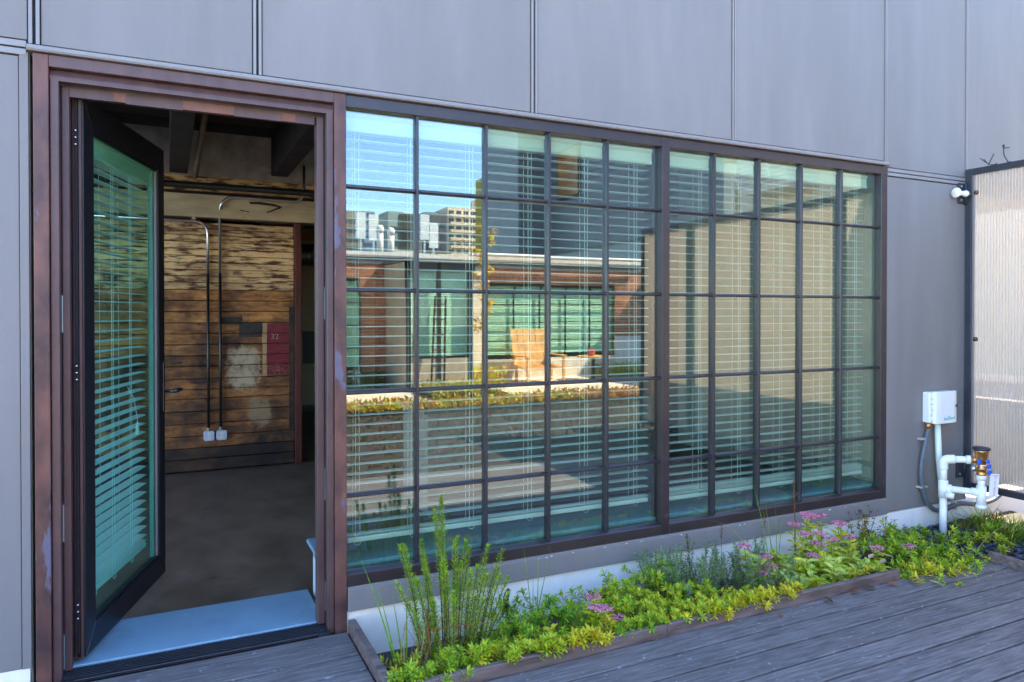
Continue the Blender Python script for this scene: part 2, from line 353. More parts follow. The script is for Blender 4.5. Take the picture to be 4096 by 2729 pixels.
# ------------------------------------------------------------------ the clad building
W_ = thing('clad_building', 'grey panel clad building wall with dark joints around the door and window grid', 'building', (1.9, .25, 0))
JX = [(-.482,-.439), (.338,.378), (1.700,1.741), (3.060,3.090), (4.423,4.451), (5.309,5.333)]
xs = [-2.6] + [v for j in JX for v in j] + [7.4]
for i in range(0, len(xs), 2):
    zb = 2.518 if xs[i+1] < -.4 else (2.468 if xs[i] > 4.44 else 2.507)
    B('wall_panel', (xs[i]+.001, xs[i+1]-.001, 0, .012, zb, 4.60), M['panel'], W_, bv=.003)
for x0, x1 in JX:
    zb = 2.507 if x0 < 4.4 else 2.47
    if x0 > 5: zb = .09
    B('joint_backing', (x0-.004, x1+.004, .0085, .0118, zb, 4.59), M['gap'], W_)
    wd = (x1-x0)*.30
    B('joint_strip', (x0+.003, x0+.003+wd, -.007, .0084, zb-.003, 4.59), M['trim'], W_, bv=.0015)
    B('joint_strip', (x1-.003-wd, x1-.003, -.007, .0084, zb-.003, 4.59), M['trim'], W_, bv=.0015)
# lower panels
B('wall_panel', (-2.6, -.512, 0, .012, .085, 2.452), M['panel'], W_, bv=.003)
B('edge_strip', (-.510, -.480, -.004, .012, .085, 2.47), M['panel'], W_, bv=.002)
B('wall_panel', (4.456, 5.307, 0, .012, .092, 2.404), M['panel'], W_, bv=.003)
B('sill_panel', (.746, 4.452, -.016, .010, .082, .186), M['panel'], W_, bv=.003)
B('sill_ledge', (.746, 4.452, -.006, .020, .1865, .195), M['trim'], W_)
rc = random.Random(4); cm = MB()
for i in range(24):
    cx = rc.choice((rc.gauss(1.75,.22), rc.gauss(2.6,.3), rc.uniform(.8,4.4), rc.gauss(4.0,.2))); s = rc.uniform(.001,.016)*rc.random()
    if .76 < cx < 4.43: cm.obox((cx,-.0162,.1845-rc.uniform(0,.004)), (s,0,0), (0,.0006,0), (0,0,rc.uniform(.001,.003)))
P('paint_chip', cm, M['white'], W_)['kind'] = 'stuff'
# reveal strips left and right of the frames
for x0, x1, zz in ((-2.6, -.486, (2.457,2.481,2.487,2.512)), (4.455, 5.305, (2.410,2.432,2.438,2.462))):
    B('reveal_backing', (x0, x1, .0085, .0119, zz[0]-.006, zz[3]+.006), M['gap'], W_)
    B('reveal_strip', (x0, x1, -.006, .0084, zz[0], zz[1]), M['trim'], W_, bv=.002)
    B('reveal_strip', (x0, x1, -.006, .0084, zz[2], zz[3]), M['trim'], W_, bv=.002)
# flashing over door and window
fl = MB().prism([(.02,2.4735),(-.026,2.4735),(-.030,2.480),(-.014,2.486),(-.014,2.4985),(-.004,2.503),(.02,2.503)], 0, -.484, 4.456)
P('head_flashing', fl, M['trim'], W_)
B('flashing_gap', (-.48, 4.45, .006, .02, 2.5032, 2.5068), M['gap'], W_)
# white base and structure behind
B('base_upstand', (.744, 7.4, .003, .02, -.2, .0815), M['white'], W_)
B('base_upstand', (-2.6, -.486, .003, .02, -.2, .0845), M['white'], W_)
bk = M['roomw']
B('wall_core', (-2.6, -.478, .0205, .45, -.2, 2.47), bk, W_)
B('wall_core', (4.452, 5.33, .0205, .45, -.2, 2.47), bk, W_)
B('base_block', (5.3301, 7.4, .0205, .16, -.2, .0815), M['white'], W_)
B('sun_block_soffit', (5.3301, 7.4, .4501, 4.6, 2.4705, 2.60), M['dry'], W_)  # unseen soffit, deepened to keep direct sun off the gate
B('wall_core', (-2.6, 7.4, .0205, .45, 2.4705, 4.60), bk, W_)
B('wall_core', (.69, 4.451, .0205, .45, -.2, .194), bk, W_)
B('roof', (-1.6, 5.36, .4501, 9.6, 4.602, 4.68), M['roofing'], W_)
B('side_wall', (-1.55, -1.451, .02, .6, -.2, 4.60), bk, W_)
B('side_wall', (-1.55, -1.451, 3.9, 9.5, -.2, 4.60), bk, W_)
B('side_wall', (-1.55, -1.451, .6001, 3.8999, -.2, .2), bk, W_)  # unseen opening left above this piece to let sky light in
B('side_wall', (-1.55, -1.451, .6001, 3.8999, 3.12, 4.60), bk, W_)
B('side_wall', (5.25, 5.329, .4501, 4.2, -.2, 4.60), bk, W_)
B('side_wall', (5.25, 5.329, 4.2001, 9.3999, -.2, 4.60), bk, W_)
B('rear_wall', (-2.6, 5.33, 9.4, 9.5, -.2, 4.60), bk, W_)
B('window_stool', (.650, 4.40, .06, .52, .262, .285), M['sill'], W_, bv=.006)
B('stool_front', (.680, 4.40, .07, .50, .195, .2615), M['sill'], W_)
B('window_reveal', (4.4525, 4.50, .05, .46, .286, 2.42), M['dry'], W_)
B('stool_wall', (.68, 4.451, .4505, .50, 0, .195), M['dryb'], W_)
# door sill slab inside and floor
S('room_floor', (-2.6, 5.25, .0205, 9.4, -.21, -.012), M['floor'])
B('door_sill', (-.36, .655, .095, .515, -.010, .022), M['sill'], W_, bv=.004)

# ------------------------------------------------------------------ door frame
F = thing('door_frame', 'rust brown steel door frame around the open doorway', 'door frame', (.138, 0, 0))
B('jamb_plate', (-.465, -.4135, -.012, .03, -.03, 2.470), M['rust'], F, bv=.003)
B('jamb_plate', (.6885, .742, -.012, .03, -.03, 2.470), M['rust'], F, bv=.003)
B('head_plate', (-.4130, .6880, -.010, .03, 2.424, 2.470), M['rust2'], F, bv=.002)
P('head_ledge', MB().prism([(.03,2.389),(.004,2.389),(.004,2.393),(.018,2.4195),(.03,2.4195)], 0, -.4125, .6875), M['rust2'], F)
B('inner_jamb', (-.4115, -.3815, .004, .05, -.01, 2.388), M['rust2'], F, bv=.003)
B('inner_jamb', (.6565, .6870, .004, .05, -.01, 2.388), M['rust2'], F, bv=.003)
B('inner_head', (-.4115, .6870, .0045, .05, 2.3755, 2.3885), M['rust2'], F)
B('stop_jamb', (-.379, -.352, .058, .12, .02, 2.372), M['rust2'], F, bv=.003)
B('stop_jamb', (.622, .6545, .058, .12, .02, 2.372), M['rust2'], F, bv=.003)
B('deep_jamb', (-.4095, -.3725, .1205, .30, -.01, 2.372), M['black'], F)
B('deep_jamb', (.6560, .6870, .1205, .30, -.01, 2.372), M['rust2'], F)
B('frame_gap', (-.3812, -.3795, .05, .12, .02, 2.372), M['rubber'], F)
B('frame_gap', (.6548, .6562, .05, .12, .02, 2.372), M['rubber'], F)
x = -.352
for i, (wd, m, dz) in enumerate(((.155,'rust2',0), (.045,'tape',.002), (.215,'rust2',-.003), (.205,'tape',.001), (.20,'rust2',-.002), (.06,'tape',.0), (.085,'rust2',-.001))):
    x2 = min(x+wd, .622)
    B('head_strip', (x+.0003, x2-.0003, .060+.0006*i, .085, 2.333+dz, 2.3725), M[m], F)
    x = x2
B('head_stop', (-.352, .622, .086, .12, 2.340, 2.3725), M['black'], F)
th = thing('door_threshold', 'black ridged metal threshold under the open door', 'threshold', (.138, .05, 0))
B('saddle', (-.381, .656, -.022, .0945, -.004, .014), M['black'], th, bv=.004)
for i in range(6):
    B('ridge', (-.381, .656, -.008+.016*i, -.001+.016*i, .0141, .0175), M['black'], th, bv=.001, seg=1)
B('end_clip', (-.381, -.335, -.028, -.0225, -.003, .016), M['lever'], th)
B('end_clip', (.61, .656, -.028, -.0225, -.003, .016), M['lever'], th)
for zc, h in ((1.46, .15), (.62, .15), (.10, .14)):
    B('hinge_knuckle', (-.384, -.3765, .0505, .0575, zc-h/2, zc+h/2), M['teal'], F, bv=.002)
    B('hinge_knuckle', (.6540, .6605, .0505, .0575, zc-h/2+.05, zc+h/2+.05), M['teal'], F, bv=.002)

# ------------------------------------------------------------------ door leaf (hinged left, opened inwards)
D = thing('glass_door', 'dark framed glass door swung open into the room with teal tinted blinds', 'door', (-.308, .103, 0), local=True, rotz=math.atan2(.955, .298))
zb, zt, Ld, T = .045, 2.352, .985, .056
def mitre(name, pts):   # frame member as a bevelled prism through the leaf's thickness
    P(name, MB().prism(pts, 1, 0, T), M['black'], D, bv=.002, seg=1)
g = .0008
mitre('hinge_stile', [(0,zb),(.10-g,zb+.112),(.10-g,zt-.122),(0,zt)])
mitre('lock_stile', [(Ld,zb),(Ld,zt),(Ld-.09+g,zt-.122),(Ld-.09+g,zb+.112)])
mitre('top_rail', [(g,zt),(.10,zt-.122+g),(Ld-.09,zt-.122+g),(Ld-g,zt)])
mitre('bottom_rail', [(g,zb),(Ld-g,zb),(Ld-.09,zb+.112-g),(.10,zb+.112-g)])
B('glazing_bead', (.10, Ld-.09, .008, .018, zt-.134, zt-.1222), M['black'], D)
B('glazing_bead', (.10, Ld-.09, .008, .018, zb+.1122, zb+.124), M['black'], D)
B('glazing_bead', (Ld-.102, Ld-.0903, .008, .018, zb+.124, zt-.134), M['trim'], D)
B('spacer_bar', (Ld-.122, Ld-.108, .022, .040, zb+.124, zt-.134), M['edge'], D)
B('pane', (.1003, Ld-.0905, .0185, .0225, zb+.1125, zt-.1225), M['glassdoor'], D)
P('edge_seal', MB().box(-.006, -.0005, .006, .016, zb, zt).box(-.004, -.0005, .032, .040, zb, zt), M['rust2'], D)
P('hinge_pivot', MB().box(-.012, -.0005, .018, .030, zb+.02, zt-.02), M['rubber'], D)
for zc in (.24, 1.22, 2.18):
    for d in (-.028, 0, .028):
        P('hinge_screw', MB().blob((-.014, .024, zc+d), .007), M['screw'], D, smooth=True)
B('lock_plate', (Ld-.035, Ld-.012, -.006, -.0003, .93, 1.20), M['lever'], D, bv=.002)
lv = MB().tube([(Ld-.024,-.006,1.04),(Ld-.024,-.05,1.04),(Ld-.015,-.058,1.04)], .009, 10)
P('lock_spindle', lv, M['lever'], D, smooth=True)
lv2 = MB().tube([(Ld+.001,.028,1.045),(Ld+.03,.03,1.045)], .010, 10).tube([(Ld-.02,T+.045,1.045),(Ld+.02,T+.06,1.045),(Ld+.06,T+.06,1.043)], .011, 10)
lever = MB().box(Ld-.005, Ld+.002, T+.0, T+.05, 1.036, 1.054).tube([(Ld-.02,-.058,1.04),(Ld-.06,-.062,1.04),(Ld-.13,-.058,1.036)], [.011,.010,.008], 10)
P('door_lever', MB().tube([(Ld-.024,-.055,1.04),(Ld+.03,-.064,1.041),(Ld+.095,-.058,1.038)], [.012,.0115,.009], 12), M['lever'], D, smooth=True)
B('door_closer_track', (.28, .72, T+.0005, T+.03, zt-.05, zt-.02), M['black'], D)

DB = thing('door_blind', 'white slat blind hanging behind the glass of the open door', 'blind', (-.308, .103, 0), local=True, rotz=math.atan2(.955, .298))
def blind(root, x0, x1, y, z0, z1, pitch, cords, n_stack, valance, tilt=0.0, depth=.05):
    cm = (x0+x1)/2
    off = OFF[root]
    slat = None; z = z1-.03; k = 0
    while z > z0 + .052 + n_stack*.012:
        if slat is None:
            mb = MB(); q = 4; hw = (x1-x0)/2
            prof = []
            for i in range(q+1):
                t = i/q*2-1; prof.append((t*depth/2, .0032*(1-t*t)))
            prof += [(a, b-.0022) for a, b in reversed(prof)]
            mb.prism(prof, 0, -hw, hw)
            slat = bpy.data.objects.new('slat', mb.mesh('slat', [M['slat']])); link(slat, root); s = slat
        else:
            s = copy_part(slat, root)
        s.location = (cm-off[0], y-off[1], z-off[2]); s.rotation_euler = (tilt+random.uniform(-.02,.02), random.uniform(-.0007,.0007), 0)
        z -= pitch; k += 1
    for i in range(n_stack):
        s = copy_part(slat, root, (cm-off[0], y-off[1], z0+.036+.010*i-off[2]), (tilt*.3+.12*(i % 2),0,0))
    B('bottom_rail', (x0, x1, y-depth*.5, y+depth*.5, z0, z0+.026), M['slat'], root, bv=.006)
    if valance:
        P('valance', MB().prism([(y-.046,z1),(y-.050,z1+.010),(y-.044,z1+.020),(y-.044,z1+.062),(y-.052,z1+.072),(y-.052,z1+.086),(y-.03,z1+.086),(y-.03,z1)], 0, x0-.004, x1+.004), M['valance'], root)
    B('head_rail', (x0, x1, y-.029, y+.029, z1+.005, z1+.07), M['slat'], root)
    for cx in cords:
        for dy in (-depth*.5-.001, depth*.5+.001):
            P('ladder_cord', MB().tube([(cx,y+dy,z0+.02),(cx+.004,y+dy,(z0+z1)/2),(cx,y+dy,z1+.01)], .0012, 5), M['cord'], root)
        P('lift_cord', MB().tube([(cx+.022,y-depth*.5-.004,z0+.03),(cx+.016,y-depth*.5-.003,(z0+z1)/2),(cx+.02,y-depth*.5-.003,z1+.01)], .0011, 5), M['cord'], root)
        lp = [(cx+.01+.016*cos(a), y-depth*.5-.006, z0+.004+.014*sin(a)) for a in [i*pi/5 for i in range(11)]]
        P('cord_loop', MB().tube(lp, .0014, 5), M['cord'], root)
blind(DB, .112, .845, .075, .232, 2.135, .0452, (.19, .40, .62), 1, True, tilt=.04)
# in the door the lift cord ends in a small tassel
P('cord_tassel', MB().tube([(.60,.052,1.10),(.66,.045,1.04),(.70,.042,.93),(.70,.042,.90)], .0016, 5).lathe([(.004,.06),(.007,.04),(.010,0),(.008,-.003)], (.70,.042,.85), 10), M['cord'], DB, smooth=True)

# ------------------------------------------------------------------ the two steel windows
def window(label, x0, x1, xl, xr, cols):
    R = thing('steel_window', label, 'window', ((x0+x1)/2, .03, .195), group='steel grid windows beside the door')
    B('head_frame', (x0, x1, -.005, .05, 2.414, 2.470), M['bronze'], R, bv=.003)
    P('bottom_frame', MB().prism([(-.008,.1955),(.05,.1955),(.05,.262),(.020,.262),(-.006,.251)], 0, x0, x1), M['bronze'], R, bv=.002, seg=1)
    if xl: B('side_frame', (xl[0], xl[1], -.005, .05, .252, 2.413), M['bronze'], R, bv=.003)
    if xr: B('side_frame', (xr[0], xr[1], -.007, .05, .194, 2.4695), M['bronze'], R, bv=.003)
    gx0 = xl[1] if xl else x0; gx1 = xr[0] if xr else x1
    rows = [.2622, .612, 1.0925, 1.573, 2.054, 2.4138]
    for cx in cols:
        P('vertical_bar', MB().prism([(cx-.0105,.05),(cx-.0105,.018),(cx-.006,.006),(cx+.006,.006),(cx+.0105,.018),(cx+.0105,.05)], 2, .2625, 2.4135), M['muntin'], R)
    cc = [gx0] + list(cols) + [gx1]
    for a, b in zip(cc, cc[1:]):
        aa = a if a == gx0 else a+.0107; bb = b if b == gx1 else b-.0107
        for zc in rows[1:-1]:
            P('cross_bar', MB().prism([(.05,zc-.0095),(.017,zc-.0095),(.008,zc-.004),(.008,zc+.003),(.022,zc+.0095),(.05,zc+.0095)], 0, aa, bb), M['muntin'], R)
        for i in range(5):
            za = rows[i] + (.0097 if i else 0); zc2 = rows[i+1] - (.0097 if i < 4 else 0)
            pn = MB().box(aa-(aa+bb)/2, bb-(aa+bb)/2, -.0015, .0015, za-(za+zc2)/2, zc2-(za+zc2)/2)
            o = bpy.data.objects.new('pane', pn.mesh('pane', [M['glass']])); link(o, R)
            o.location = Vector(((aa+bb)/2, .031, (za+zc2)/2)) - Vector(OFF[R])
            o.rotation_euler = (random.uniform(-.0009,.0009), 0, random.uniform(-.0009,.0009))
    return R
window('wide steel grid window between the rusty door frame and the mullion, planter of rosemary below', .7425, 2.5415, None, (2.542, 2.5950), [1.090, 1.4545, 1.818, 2.182])
window('narrower looking steel grid window between the mullion and the white controller box', 2.5955, 4.3895, None, (4.390, 4.4490), [2.939, 3.296, 3.657, 4.022])
B('inner_post', (2.528, 2.612, .0505, .075, .286, 2.414), M['bronze'], W_)
B('glazing_stop', (.7425, .752, .036, .055, .262, 2.413), M['bronze'], W_)
BL = thing('window_blind', 'long white slat blind behind the window next to the rusty door frame', 'blind', (1.63, .088, .375), group='white slat blinds in the steel windows')
blind(BL, .762, 2.505, .096, .372, 2.318, .0468, (.80, 1.075, 1.385, 1.72, 2.07, 2.40), 1, True)
BR = thing('window_blind', 'white slat blind behind the window beside the white controller box, stacked slats at its foot', 'blind', (3.46, .088, .36), group='white slat blinds in the steel windows')
blind(BR, 2.625, 4.31, .096, .358, 2.318, .0468, (2.87, 3.18, 3.53, 3.89, 4.22), 4, True)
# ------------------------------------------------------------------ the room behind the door
PY = 3.93
PW = thing('plank_wall', 'old board wall inside the room, peeling cream paint above dark stained boards', 'wall', (.0, PY, 0))
zz = [0.0, .11, .215, .325, .44, .555, .67, .758, .856, .975, 1.071, 1.175, 1.275, 1.376, 1.482, 1.582, 1.684, 1.751, 1.81, 1.872, 1.936, 2.0, 2.062, 2.128, 2.19, 2.25, 2.312]
patches = [(.455,.64,1.362,1.432,'soot'), (.612,.818,1.236,1.374,'soot'), (.823,.862,.86,1.374,'tanpaint'), (.8635,1.066,.876,1.368,'redpaint')]
rw = random.Random(3)
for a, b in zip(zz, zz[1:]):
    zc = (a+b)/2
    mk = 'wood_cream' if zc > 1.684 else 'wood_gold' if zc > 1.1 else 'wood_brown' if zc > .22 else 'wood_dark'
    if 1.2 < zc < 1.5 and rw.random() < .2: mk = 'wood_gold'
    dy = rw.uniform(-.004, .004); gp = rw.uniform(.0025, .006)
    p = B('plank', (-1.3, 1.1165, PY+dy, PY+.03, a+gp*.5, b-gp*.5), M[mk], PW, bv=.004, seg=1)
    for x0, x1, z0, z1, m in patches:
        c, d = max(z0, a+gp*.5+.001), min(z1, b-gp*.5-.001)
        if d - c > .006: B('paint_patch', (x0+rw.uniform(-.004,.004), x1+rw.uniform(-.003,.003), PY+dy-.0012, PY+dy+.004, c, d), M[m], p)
B('backing_board', (-1.3, 1.118, PY+.031, PY+.06, 0, 2.31), M['joistw'], PW)
B('dark_batten', (1.068, 1.116, PY-.016, PY-.0055, .31, 1.53), M['wood_dark'], PW)
num = text_part('stencil_number', '32', .078, M['ivory'], PW, Matrix.Translation((.935, PY-.0062, 1.238)) @ Matrix.Rotation(pi/2, 4, 'X'), ext=.0006)
sc_mb = MB()
for i in range(90):
    px, pz = rw.gauss(.955, .045), rw.gauss(.925, .03)
    if .867 < px < 1.06 and .88 < pz < 1.0: sc_mb.obox((px, PY-.0058, pz), (rw.uniform(.002,.005),0,rw.uniform(-.002,.002)), (0,.0005,0), (0,0,rw.uniform(.001,.003)))
o = P('scuff_fleck', sc_mb, M['ivory'], PW); o['kind'] = 'stuff'
B('end_post', (1.121, 1.186, PY-.03, PY+.09, -.01, 2.345), M['postred'], PW, bv=.006)
bm_ = thing('ceiling_beam', 'painted timber beam over the board wall with a black brush mark', 'beam', (.3, PY, 2.35))
B('beam_body', (-2.5, 3.4, PY-.05, PY+.16, 2.352, 2.565), M['beam'], bm_, bv=.008)
mk = MB().prism([(.70,2.520),(.80,2.528),(.93,2.515),(1.005,2.492),(.985,2.475),(.93,2.452),(.865,2.425),(.855,2.433),(.93,2.468),(.965,2.487),(.90,2.496),(.78,2.502),(.71,2.500)], 1, PY-.0515, PY-.0495)
mk.prism([(.615,2.436),(.64,2.428),(.68,2.425),(.70,2.418),(.698,2.428),(.66,2.434),(.62,2.443)], 1, PY-.0515, PY-.0495)
P('brush_mark', mk, M['char'], bm_)
B('ledger_board', (-2.5, 3.4, PY+.0, PY+.16, 2.60, 2.735), M['wood_cream'], bm_)
B('gap_shadow_strip', (-2.5, 3.4, PY+.02, PY+.15, 2.566, 2.599), M['joistw'], bm_)  # dark strip stands in for the shaded gap above the beam
struct(B('plaster_wall', (-2.5, 3.4, PY+.03, PY+.14, 2.736, 3.20), M['block']))
for i, (x0, x1, zb_) in enumerate(((-1.75,-1.6,2.80), (-.86,-.72,2.80), (.02,.17,2.74), (.90,1.05,2.78), (1.80,1.95,2.80), (2.7,2.85,2.8), (3.6,3.75,2.8))):
    o = B('roof_joist', (x0, x1, .46, PY-.06, zb_, 3.155), M['joistw'], None, bv=.006)
    tag(o, ('dark timber roof joist running back to the board wall, ' + ('far end bay', 'over the opened door leaf', 'above the thin pole', 'right of the plaster infill', 'behind the blinds', 'behind the blinds at the mullion', 'over the far reveal')[i]), 'joist', 'roof joists of the dark room')
for i in range(22):
    pass
ceil = bpy.data.objects.new('room_ceiling', MB().box(-1.45, 5.24, .4501, 9.4, 3.19, 3.22).mesh('room_ceiling', [M['joistw']])); C.objects.link(ceil); struct(ceil)
for i in range(24):
    y0 = .46 + i*.15
    B('ceiling_board', (-1.45, 5.24, y0+.003, y0+.147, 3.160 + (i % 3)*.002, 3.188), mat('c_board%d' % (i % 3), (.022+.012*(i % 3), .014+.006*(i % 3), .01+.004*(i % 3)), .8, var=.4, scale=4, stretch=(.4,3,1)) if i < 3 else bpy.data.materials['c_board%d' % (i % 3)], ceil)
tag(P('thin_pole', MB().tube([(.235, 1.3, 2.86), (.235, PY-.07, 2.72)], .022, 8), mat('pole', (.13,.085,.05), .6, var=.2)), 'thin brown pole slung under the dark roof joist', 'pole')
tag(P('thin_pole', MB().tube([(-.62, 1.6, 2.98), (-.12, .9, 2.66)], .018, 8), M['blackpipe']), 'short slanting rod above the opened door leaf', 'rod')
tag(P('sprinkler_pipe', MB().tube([(-2.4,PY-.13,2.63),(3.3,PY-.13,2.63)], .030, 10), M['blackpipe']), 'black pipe along the top of the painted beam', 'pipe')
def conduit(lab, pts, split, clampat, boxx):
    R = thing('wall_conduit', lab, 'conduit', (pts[0][0], PY-.03, .3))
    up = [p for p in pts if p[2] >= split]; lo = [p for p in pts if p[2] <= split]
    top = (pts[0][0], PY-.028, split)
    P('upper_run', MB().tube([top]+up, .0125, 10), M['steel'], R, smooth=True)
    P('lower_run', MB().tube(lo+[top], .0130, 10), M['blackpipe'], R, smooth=True)
    P('connector', MB().tube([(pts[0][0],PY-.028,.375),(pts[0][0],PY-.028,.40)], .017, 10), M['steel'], R)
    for c in clampat: P('strap', MB().obox(c, (.016,0,0), (0,.006,0), (0,0,.022)), M['screw'], R)
x = .445
conduit('tall metal conduit bending along the painted beam, black below', [(x,PY-.028,.38),(x,PY-.028,1.0),(x,PY-.028,2.42)] + [(x+.12-.12*cos(a), PY-.075, 2.43+.12*sin(a)) for a in (.3,.6,.9,1.2,1.57)] + [(1.10,PY-.09,2.545)] + [(1.10+.1*sin(a), PY-.09, 2.645-.1*cos(a)) for a in (.4,.8,1.2,1.57)] + [(1.20,PY-.09,2.9)], 1.84, [], x)
x = .340
conduit('shorter metal conduit bending left under the beam, black below', [(x,PY-.028,.38),(x,PY-.028,1.0),(x,PY-.028,2.20)] + [(x-.11+.11*cos(a), PY-.028, 2.205+.11*sin(a)) for a in (.3,.6,.9,1.2,1.57)] + [(-.9,PY-.028,2.32)], 1.83, [(.222,PY-.02,2.335)], x)
for x, lab in ((.3435, 'square metal outlet box at the foot of the shorter conduit'), (.4525, 'square metal outlet box at the foot of the tall conduit')):
    R = thing('outlet_box', lab, 'outlet box', (x, PY, .325), group='outlet boxes on the board wall')
    c = .012; hw = .046
    P('box_body', MB().prism([(x-hw+c,.325-hw),(x+hw-c,.325-hw),(x+hw,.325-hw+c),(x+hw,.325+hw-c),(x+hw-c,.325+hw),(x-hw+c,.325+hw),(x-hw,.325+hw-c),(x-hw,.325-hw+c)], 1, PY-.05, PY-.005), mat('box_metal', (.50,.56,.66), .35, var=.1, metal=.3), R, bv=.003)
    for dz in (-.02, .02):
        P('socket', MB().lathe([(.015,0),(.015,-.003)], (x, PY-.0501, .325+dz), 14, axis='y'), M['boxw'], R)
        P('socket_slot', MB().box(x-.006,x-.004,PY-.0540,PY-.0532,.325+dz-.004,.325+dz+.004).box(x+.004,x+.006,PY-.0540,PY-.0532,.325+dz-.004,.325+dz+.004), M['rubber'], R)
# corridor beyond
struct(B('corridor_wall', (1.19, 2.9, 7.6, 7.7, 0, 2.55), M['dry']))
struct(B('corridor_wall', (1.19, 2.9, 7.59, 7.7, 2.551, 3.15), M['dry_glow']))  # upper wall, lamp glow painted in as ochre
struct(B('corridor_wall', (2.20, 2.26, 7.1, 7.58, 0, 3.15), M['dryb']))
tag(B('skirting_board', (1.2, 2.19, 7.575, 7.588, 0.0, .10), M['panelg']), 'dark skirting board along the cream corridor wall', 'skirting')
R = thing('breaker_panel', 'grey steel breaker panel set in the cream corridor wall', 'electrical panel', (1.93, 7.6, .73))
B('panel_body', (1.80, 2.05, 7.56, 7.598, .72, 1.20), M['panelg'], R, bv=.004)
B('panel_door', (1.83, 2.03, 7.548, 7.5595, .75, 1.17), M['panelg'], R, bv=.003)
R = thing('air_duct', 'round galvanised air duct across the corridor', 'duct', (1.6, 6.6, 2.25))
P('duct_body', MB().tube([(1.3,6.7,2.26),(1.72,6.7,2.26)], .15, 24).tube([(1.735,6.7,2.26),(2.19,6.7,2.26)], .15, 24), mat('duct', (.42,.42,.40), .35, metal=.8, var=.1), R, smooth=True)
P('duct_seam', MB().tube([(1.718,6.7,2.26),(1.738,6.7,2.26)], .156, 24), M['steel'], R, smooth=True)
R = thing('hanging_fixture', 'small dark box lamp hanging from the corridor ceiling', 'fixture', (1.78, 7.0, 2.6))
B('fixture_body', (1.73, 1.86, 6.97, 7.05, 2.66, 2.76), M['panelg'], R, bv=.004)
P('fixture_rod', MB().tube([(1.795,7.0,2.762),(1.795,7.0,3.14)], .008, 8), M['panelg'], R)
R = thing('low_cabinet', 'pale grey low cabinet behind the long window blind', 'cabinet', (2.5, 1.9, -.012))
B('cabinet_body', (1.66, 3.7, 1.52, 2.1, .03, .745), mat('cabinet_grey', (.20,.19,.18), .6, var=.05), R, bv=.004)
B('cabinet_top', (1.62, 3.74, 1.48, 2.12, .7455, .775), bpy.data.materials['cabinet_grey'], R, bv=.004)
B('cabinet_plinth', (1.7, 3.66, 1.56, 2.08, -.012, .0295), M['panelg'], R)
struct(B('partition_wall', (2.1, 5.24, 3.2, 3.3, -.012, 3.15), mat('dark_partition', (.09,.075,.06), .8, var=.1)))

# ------------------------------------------------------------------ planter edging
E1 = thing('planter_edging', 'brown composite board edging along the front of the long planter', 'edging', (2.2, -.69, 0))
B('edge_board', (.7795, 2.0385, -.7045, -.674, -.19, .052), M['kerb'], E1, bv=.005)
B('edge_board', (2.0405, 3.630, -.7045, -.674, -.19, .052), M['kerb'], E1, bv=.005)
B('end_board', (.7435, .7785, -.7045, -.022, -.19, .052), M['kerb'], E1, bv=.005)
E2 = thing('planter_edging', 'short brown edging board beside the dark gravel bed', 'edging', (4.38, -1.6, 0))
B('edge_board', (4.362, 4.397, -2.62, -.735, -.19, .055), M['kerb'], E2, bv=.005)
E3 = thing('planter_edging', 'stub of edging against the wall left of the door frame', 'edging', (-.5, -.1, 0))
B('edge_board', (-.506, -.4805, -.6, -.018, -.1, .035), M['kerb'], E3, bv=.004)

# ------------------------------------------------------------------ controller box, conduits, valve
K = thing('controller_box', 'white plastic irrigation controller box with green lettering', 'controller', (4.97, -.04, .69))
B('box_body', (4.834, 5.10, -.058, .0, .688, .906), M['boxw'], K, bv=.010, seg=3)
P('box_door', MB().prism([(4.852,-.0585),(4.852,-.072),(4.862,-.088),(4.90,-.094),(5.05,-.094),(5.092,-.084),(5.104,-.066),(5.104,-.0585)], 2, .684, .910), M['boxw'], K, bv=.004)
for zc in (.72, .758, .796, .834, .872):
    B('hinge_lug', (4.842, 4.851, -.075, -.0585, zc-.013, zc+.013), M['boxw'], K, bv=.003)
P('key_lock', MB().lathe([(.010,0),(.010,-.012)], (5.083,-.0865,.803), 12, axis='y'), M['lever'], K)
P('lock_key', MB().box(5.083,5.112,-.102,-.099,.801,.805), M['screw'], K)
text_part('lettering', 'Irri', .034, M['greenink'], K, Matrix.Translation((4.955,-.0945,.716)) @ Matrix.Rotation(pi/2, 4, 'X'), shear=.25)
text_part('lettering', 'X', .046, M['greenink'], K, Matrix.Translation((4.989,-.0945,.720)) @ Matrix.Rotation(pi/2, 4, 'X'), shear=.2)
text_part('lettering', 'trol', .034, M['greenink'], K, Matrix.Translation((5.029,-.0945,.720)) @ Matrix.Rotation(pi/2, 4, 'X'), shear=.25)
P('gland', MB().cyl((4.862,-.03,.690),(4.862,-.03,.645), .019, 12), M['brass'], K, smooth=True)
tag(P('wire_conduit', MB().tube([(4.945,-.04,.69),(4.965,-.04,.42),(5.0,-.05,.14),(5.01,-.06,-.02)], .0205, 14), mat('cream_pvc', (.72,.78,.66), .3, var=.04), smooth=True), 'slim pale pvc conduit leaning down from the controller box', 'conduit')
H = thing('flexible_conduit', 'grey flexible conduit looping from the controller box along the base', 'conduit', (4.9, -.03, .05))
hp = [(4.862,-.03,.645),(4.845,-.03,.60),(4.815,-.028,.50),(4.795,-.026,.41),(4.79,-.026,.33),(4.80,-.026,.25),(4.835,-.028,.15),(4.885,-.03,.09),(4.95,-.03,.055),(5.03,-.03,.043),(5.10,-.03,.055),(5.20,-.03,.07),(5.28,-.03,.065),(5.40,-.03,.045),(5.52,-.03,.042),(5.64,-.03,.055),(5.75,-.03,.10)]
